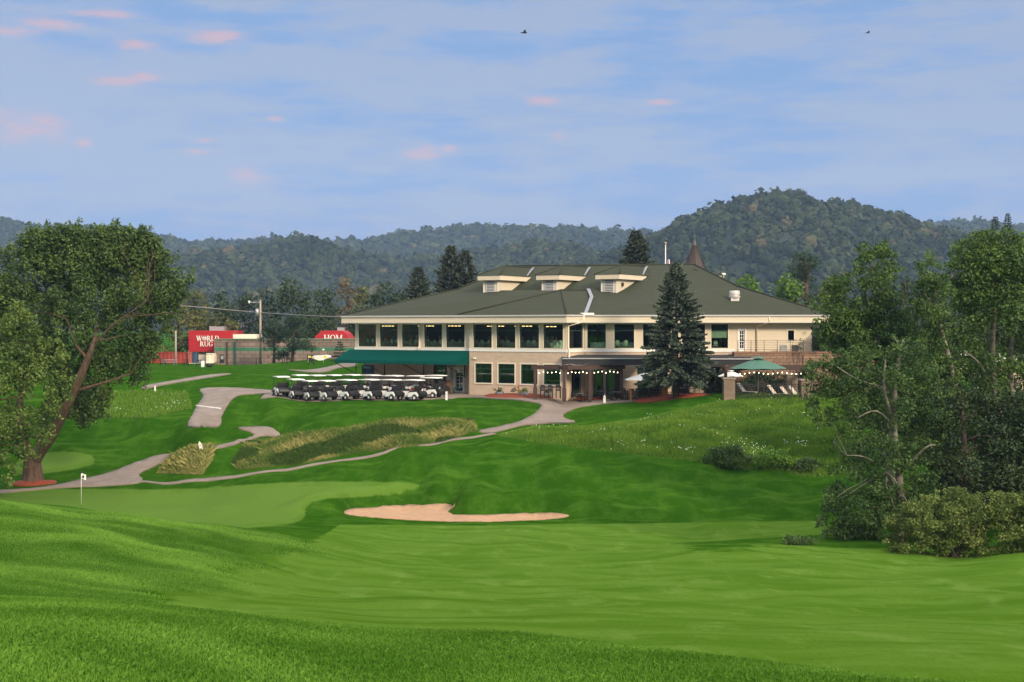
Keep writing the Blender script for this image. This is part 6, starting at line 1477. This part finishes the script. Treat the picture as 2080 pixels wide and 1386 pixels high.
# boat shaped white canopy
Yc=206; t=thing('covered_trailer','white canopy over a dark trailer below the block building','trailer',(X(650,Yc),Yc,1.8)); mb=MB(); a,b=X(632,Yc),X(675,Yc); mb.prism([(a,Zp(728,Yc)),(a+.3,Zp(723,Yc)),(a+2.0,Zp(721.5,Yc)),(b,Zp(725,Yc)),(b-1,Zp(729,Yc)),(a+1.5,Zp(734,Yc))],Yc,Yc+2); mb.build('canopy',M_WHITE,t); MB().box((X(630,Yc),Yc+1,Zp(727,Yc)),(X(638,Yc)-X(624,Yc),1.8,.8)).build('box',M_BLACK,t)
MB().tube([(b-1,Yc+.3,Zp(740,Yc)),(b-1,Yc+.3,Zp(727,Yc))],.04,6).tube([(a+.5,Yc+.3,Zp(740,Yc)),(a+.5,Yc+.3,Zp(727,Yc))],.04,6).build('support',M_GREY,t)
# range furniture
p=hit(345,742,150); t=thing('picnic_table','grey picnic table on the far range lawn before the red container','picnic table',p)
MB().box((p.x,p.y,p.z+.74),(2.0,.75,.06)).build('tabletop',M_GREY,t)
for s in (-1,1): MB().box((p.x,p.y+s*.7,p.z+.44),(2.0,.28,.05)).build('bench',M_GREY,t); MB().tube([(p.x+s*.7,p.y-.65,p.z),(p.x+s*.7,p.y,p.z+.74),(p.x+s*.7,p.y+.65,p.z)],.035,5).build('leg',M_GREY,t)
for px,py,l in ((525,741,'black bag stand right of the dark door of the block building'),(578,740,'black bag stand below the left twin pine'),(632,741,'black bag stand near the white canopy'),(404,745,'black bag stand in front of the blue cabin'),(378,744,'black bag stand before the red container'),(330,742,'black bag stand left of the picnic table')):
    p=hit(px,py,150); t=thing('bag_stand',l,'bag stand',p,'bag stands along the range'); 
    for s in (-.25,.25): MB().tube([(p.x+s*1.3,p.y-.2,p.z),(p.x+s,p.y,p.z+.9),(p.x+s*1.3,p.y+.25,p.z)],.03,5).build('leg',M_BLACK,t)
    MB().box((p.x,p.y,p.z+.85),(.8,.08,.08)).tube([(p.x,p.y,p.z+.3),(p.x,p.y,p.z+.85)],.05,6).box((p.x,p.y,p.z+.3),(.6,.3,.06)).build('rack',M_BLACK,t)
p=hit(425,746,150); t=thing('ball_bin','dark ball bin with a white cooler on the range lawn','bin',p); MB().lathe([(0,0),(.35,0),(.45,.5),(.4,.5),(0,.45)],p,12).build('tub',M_BLACK,t); MB().box((p.x-.9,p.y+.3,p.z+.4),(.4,.4,.8)).build('cooler',M_WHITE,t,bevel=.03)
for px,py,l in ((515,738,'yellow flag left of the twin pines'),(536,738,'yellow flag under the left twin pine'),(626,738,'yellow flag left of the white canopy'),(657,738,'yellow flag right of the white canopy')):
    p=hit(px,py,150); t=thing('range_flag',l,'flag',p,'yellow flags on the range'); MB().tube([p,p+Vector((0,0,1.0))],.02,5).build('pole',M_WHITE,t); mb=MB(); mb.add([(p.x+.02,p.y,p.z+.65),(p.x+.4,p.y-.06,p.z+.7),(p.x+.42,p.y+.03,p.z+.95),(p.x+.02,p.y,p.z+1.0)],[(0,1,2,3)]); mb.build('flag',bpy.data.materials.get('flag_yellow') or mat('flag_yellow',(.6,.5,.03),.7),t)
# birds
for px,py,l,sz in ((1065,67,'small dark bird gliding in the upper middle of the sky',1.3),(1763,67,'smaller dark bird high in the sky above the round hill',.9)):
    q=W(px,py,190); t=thing('bird',l,'bird',q); mb=MB()
    mb.tube([q+Vector((-.34,0,-.02))*sz,q+Vector((-.2,0,0))*sz,q+Vector((0,0,.03))*sz,q+Vector((.2,0,.04))*sz,q+Vector((.32,0,.05))*sz],[.02*sz,.06*sz,.09*sz,.06*sz,.01*sz],8)
    mb.tube([q+Vector((-.24,0,.0))*sz,q+Vector((-.33,0,.02))*sz,q+Vector((-.42,0,.0))*sz],[.04*sz,.05*sz,.008*sz],6)
    for s in (-1,1):
        w=[Vector((-.1,0,.05)),Vector((-.02,s*.35,.2)),Vector((.12,s*.8,.10)),Vector((.22,s*.78,.08)),Vector((.15,s*.35,.16)),Vector((.14,0,.05))]
        mb.add([q+v*sz for v in w]+[q+(v+Vector((0,0,.02)))*sz for v in w],[(0,1,4,5),(1,2,3,4),(11,10,7,6),(10,9,8,7)])
    mb.build('body',M_BLACK,t)
# ------------------------------------------------------------------ dining room: tables, chairs and guests behind the glass
M_CL=mat('white_table_linen',(.62,.66,.58),.8,.05); M_CC=mat('pale_chair_cover',(.58,.64,.56),.8,.06)
M_SK=mat('skin',(.42,.24,.17),.6,.06); M_TR=mat('dark_trousers',(.03,.03,.04),.8); M_HAIR=mat('brown_hair',(.06,.035,.02),.7); M_HG2=mat('grey_hair',(.35,.34,.32),.7)
def seated_mesh():
    """one seated figure, facing -y, hips at z=.48, hands on the table edge"""
    V=[];E=[];Rr=[]
    def v(p,r,par=None):
        V.append(p);Rr.append(r); k=len(V)-1
        if par is not None: E.append((par,k))
        return k
    pel=v((0,0,.52),.15); sp=v((0,-.01,.72),.15,pel); chs=v((0,-.03,.92),.165,sp); nk0=v((0,-.02,1.06),.07,chs); nk=v((0,-.03,1.12),.055,nk0)
    jaw=v((0,-.055,1.19),.072,nk); hd=v((0,-.035,1.27),.095,jaw); v((0,-.025,1.335),.07,hd)
    for s in (-1,1):
        sh=v((s*.17,-.02,1.0),.07,chs); el=v((s*.24,-.14,.78),.045,sh); wr=v((s*.15,-.36,.79),.030,el); pm=v((s*.13,-.42,.79),.030,wr)
        for k in range(4): f1=v((s*.13+(k-1.5)*.019,-.475-.004*(1.5-abs(k-1.5)),.785),.009,pm); v((s*.13+(k-1.5)*.021,-.515-.006*(2-abs(k-1.5)),.768),.008,f1)
        th=v((s*.10,-.43,.785),.011,pm); v((s*.085,-.46,.775),.009,th)
        hip=v((s*.09,-.02,.50),.10,pel); kn=v((s*.11,-.44,.50),.065,hip); an=v((s*.11,-.42,.10),.042,kn); v((s*.115,-.54,.05),.04,an)
    me=bpy.data.meshes.new('seated'); me.from_pydata(V,E,[]); o=bpy.data.objects.new('seated',me); COL.objects.link(o)
    m=o.modifiers.new('skin','SKIN'); m.use_smooth_shade=True
    for i,r in enumerate(Rr): me.skin_vertices[0].data[i].radius=(r,r*.85)
    me.skin_vertices[0].data[0].use_root=True
    sb=o.modifiers.new('sub','SUBSURF'); sb.levels=1; sb.render_levels=1
    dg=bpy.context.evaluated_depsgraph_get(); out=bpy.data.meshes.new_from_object(o.evaluated_get(dg)); bpy.data.objects.remove(o)
    # nose and ears drawn out of the head surface
    for q in out.vertices:
        c=q.co
        if abs(c.x)<.025 and c.y<-.10 and 1.2<c.z<1.28: c.y-=.018
        if abs(c.x)>.075 and abs(c.y+.03)<.03 and 1.2<c.z<1.29: c.x*=1.14
    for p in out.polygons:
        c=p.center; p.use_smooth=True
        p.material_index=0 if (c.z>1.085 or (c.y<-.33 and c.z>.74)) else (1 if c.z>.60 or (c.y>-.05 and c.z>.55) else 2)
    return out
SEAT=seated_mesh()
def hair_mesh(long_):
    v,f=ico(3); keep=[i for i in range(len(v)) if (v[i][2]>.15 or v[i][1]>.25) and not (v[i][1]<-.45 and v[i][2]<.5)]; ks=set(keep); mp={i:k for k,i in enumerate(keep)}
    mb=MB(); mb.add([(v[i][0]*.105,v[i][1]*.112-.025,1.275+v[i][2]*(.098 if v[i][2]>0 else (.19 if long_ else .08))) for i in keep],[tuple(mp[a] for a in q) for q in f if all(a in ks for a in q)],0,True); return mb
def person(x,y,z,rz,shirt,hair,label,long_=False):
    me=SEAT.copy(); me.materials.clear()
    for m in (M_SK,bpy.data.materials.get('shirt_'+shirt[0]) or mat('shirt_'+shirt[0],shirt[1],.8),M_TR): me.materials.append(m)
    o=bpy.data.objects.new('person',me); COL.objects.link(o); tag(o,label,'person','guests seated in the dining room')
    h=hair_mesh(long_).build('hair',hair,o); o.location=(x,y,z); o.rotation_euler=(0,0,rz)
    eye=MB()
    for s in (-1,1): eye.lathe([(0,-.012),(.010,-.006),(.012,0),(.010,.006),(0,.012)],(s*.034,-.118,1.262),8,axis='y')
    eye.build('eyes',M_BLACK,o)
bc=make_chair('banquet_chair','x','banquet chairs in the dining room',M_GREY,M_CC,.46,.98,.46,True); bt=make_table('banquet_table','x','banquet tables in the dining room',M_CL,.85,.75,M_CL)
def inside(fr,px,depth):
    P_,d,n=fr; Q=P_-n*depth; f2=(Q,d,n); s=s_at(f2,px); q=Q+d*s; return q
ZF=4.31
SH={'white':('white',(.7,.7,.68)),'black':('black',(.02,.02,.025)),'pink':('pink',(.55,.30,.26)),'blue':('blue',(.03,.09,.30)),'sky':('sky',(.25,.45,.62)),'red':('red',(.45,.03,.03)),'grey':('grey',(.28,.29,.26)),'tan':('tan',(.40,.30,.2))}
WN=['first','second','third','fourth','fifth','sixth','seventh','eighth','ninth']
UP=[('A',p) for p in up_px_A]+[('B',p) for p in up_px_B]
GUESTS=[[('black',.55,1.6),('pink',.78,2.2)],[('white',.72,1.5),('tan',.3,2.6)],[('grey',.55,2.2),('white',.85,1.5)],[('tan',.18,2.0),('grey',.88,1.6)],[],[('tan',.92,1.8)],[('grey',.14,1.9),('tan',.55,3.2)],[('sky',.14,1.5),('grey',.75,2.4)],[('pink',.2,1.6),('red',.68,2.1),('white',.45,2.6)]]
for i,(k,(a,b)) in enumerate(UP):
    fr=frA if k=='A' else frB; w=b-a; wl=WN[i]+' upper window from the left'
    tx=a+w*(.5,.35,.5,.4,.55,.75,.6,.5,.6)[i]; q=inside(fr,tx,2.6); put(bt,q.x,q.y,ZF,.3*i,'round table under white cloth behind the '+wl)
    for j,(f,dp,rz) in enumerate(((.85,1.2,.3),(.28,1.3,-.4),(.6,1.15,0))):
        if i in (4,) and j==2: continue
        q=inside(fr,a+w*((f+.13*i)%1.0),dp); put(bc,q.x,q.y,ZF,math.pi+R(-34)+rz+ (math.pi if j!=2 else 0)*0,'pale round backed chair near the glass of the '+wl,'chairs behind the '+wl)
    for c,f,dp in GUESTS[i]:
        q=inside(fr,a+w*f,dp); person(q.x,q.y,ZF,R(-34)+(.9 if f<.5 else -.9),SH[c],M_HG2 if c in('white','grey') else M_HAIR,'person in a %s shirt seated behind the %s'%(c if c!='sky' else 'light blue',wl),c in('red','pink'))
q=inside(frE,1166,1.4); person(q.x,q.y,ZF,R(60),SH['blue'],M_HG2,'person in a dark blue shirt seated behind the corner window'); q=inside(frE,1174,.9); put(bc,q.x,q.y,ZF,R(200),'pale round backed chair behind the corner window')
q=inside(frR,1218,1.6); put(bt,q.x,q.y,ZF,0,'round table with long white cloth behind the first window right of the corner')
q=inside(frR,1275,1.9); put(bt,q.x,q.y,ZF,1,'round table with white cloth behind the window left of the spruce')
for px,dp,l in ((1253,1.0,'pale round backed chair at the left of the window left of the spruce'),(1270,.9,'pale round backed chair in the middle of the window left of the spruce'),(1452,1.0,'pale round backed chair behind the window right of the spruce')): q=inside(frR,px,dp); put(bc,q.x,q.y,ZF,math.pi+.2,l)
# roller blind
o=opR[-1]; MB().fbox(frR,o[0]+.06,o[1]-.06,-.16,-.14,o[2]+.95,o[2]+1.6).build('roller_blind',mat('pale_blind',(.45,.50,.40),.8),club)
# shelves and goods seen behind the lower windows
for px,dp,c,l,hh in ((1078,1.0,(.30,.26,.18),'pale display shelf behind the third lower window',1.15),(1120,1.5,(.40,.03,.03),'red clothing rack behind the fourth lower window',1.5),(1132,1.6,(.2,.2,.22),'grey clothing rack beside the red one',1.5),(1022,1.1,(.25,.24,.22),'low display stand behind the second lower window',.75),(980,1.2,(.1,.1,.1),'dark display table behind the first lower window',.7)):
    q=inside(frB,px,dp); t=thing('display_stand',l,'display stand',(q.x,q.y,.03)); mb=MB()
    for k in range(3): mb.box((q.x,q.y,.03+hh*(k+1)/3-.03),(.9,.45,.04),rz=rz_)
    mb.build('shelf',M_TRIM,t); mb=MB(); g=np.random.default_rng(int(px))
    for k in range(3):
        for j in range(4): s=.14; p=dL*(-.33+.22*j); mb.box((q.x+p.x,q.y+p.y,.03+hh*(k+1)/3+.07),(.13,.2,.10+.08*g.uniform()),rz=rz_)
    mb.build('goods',mat('goods',c,.7),t)
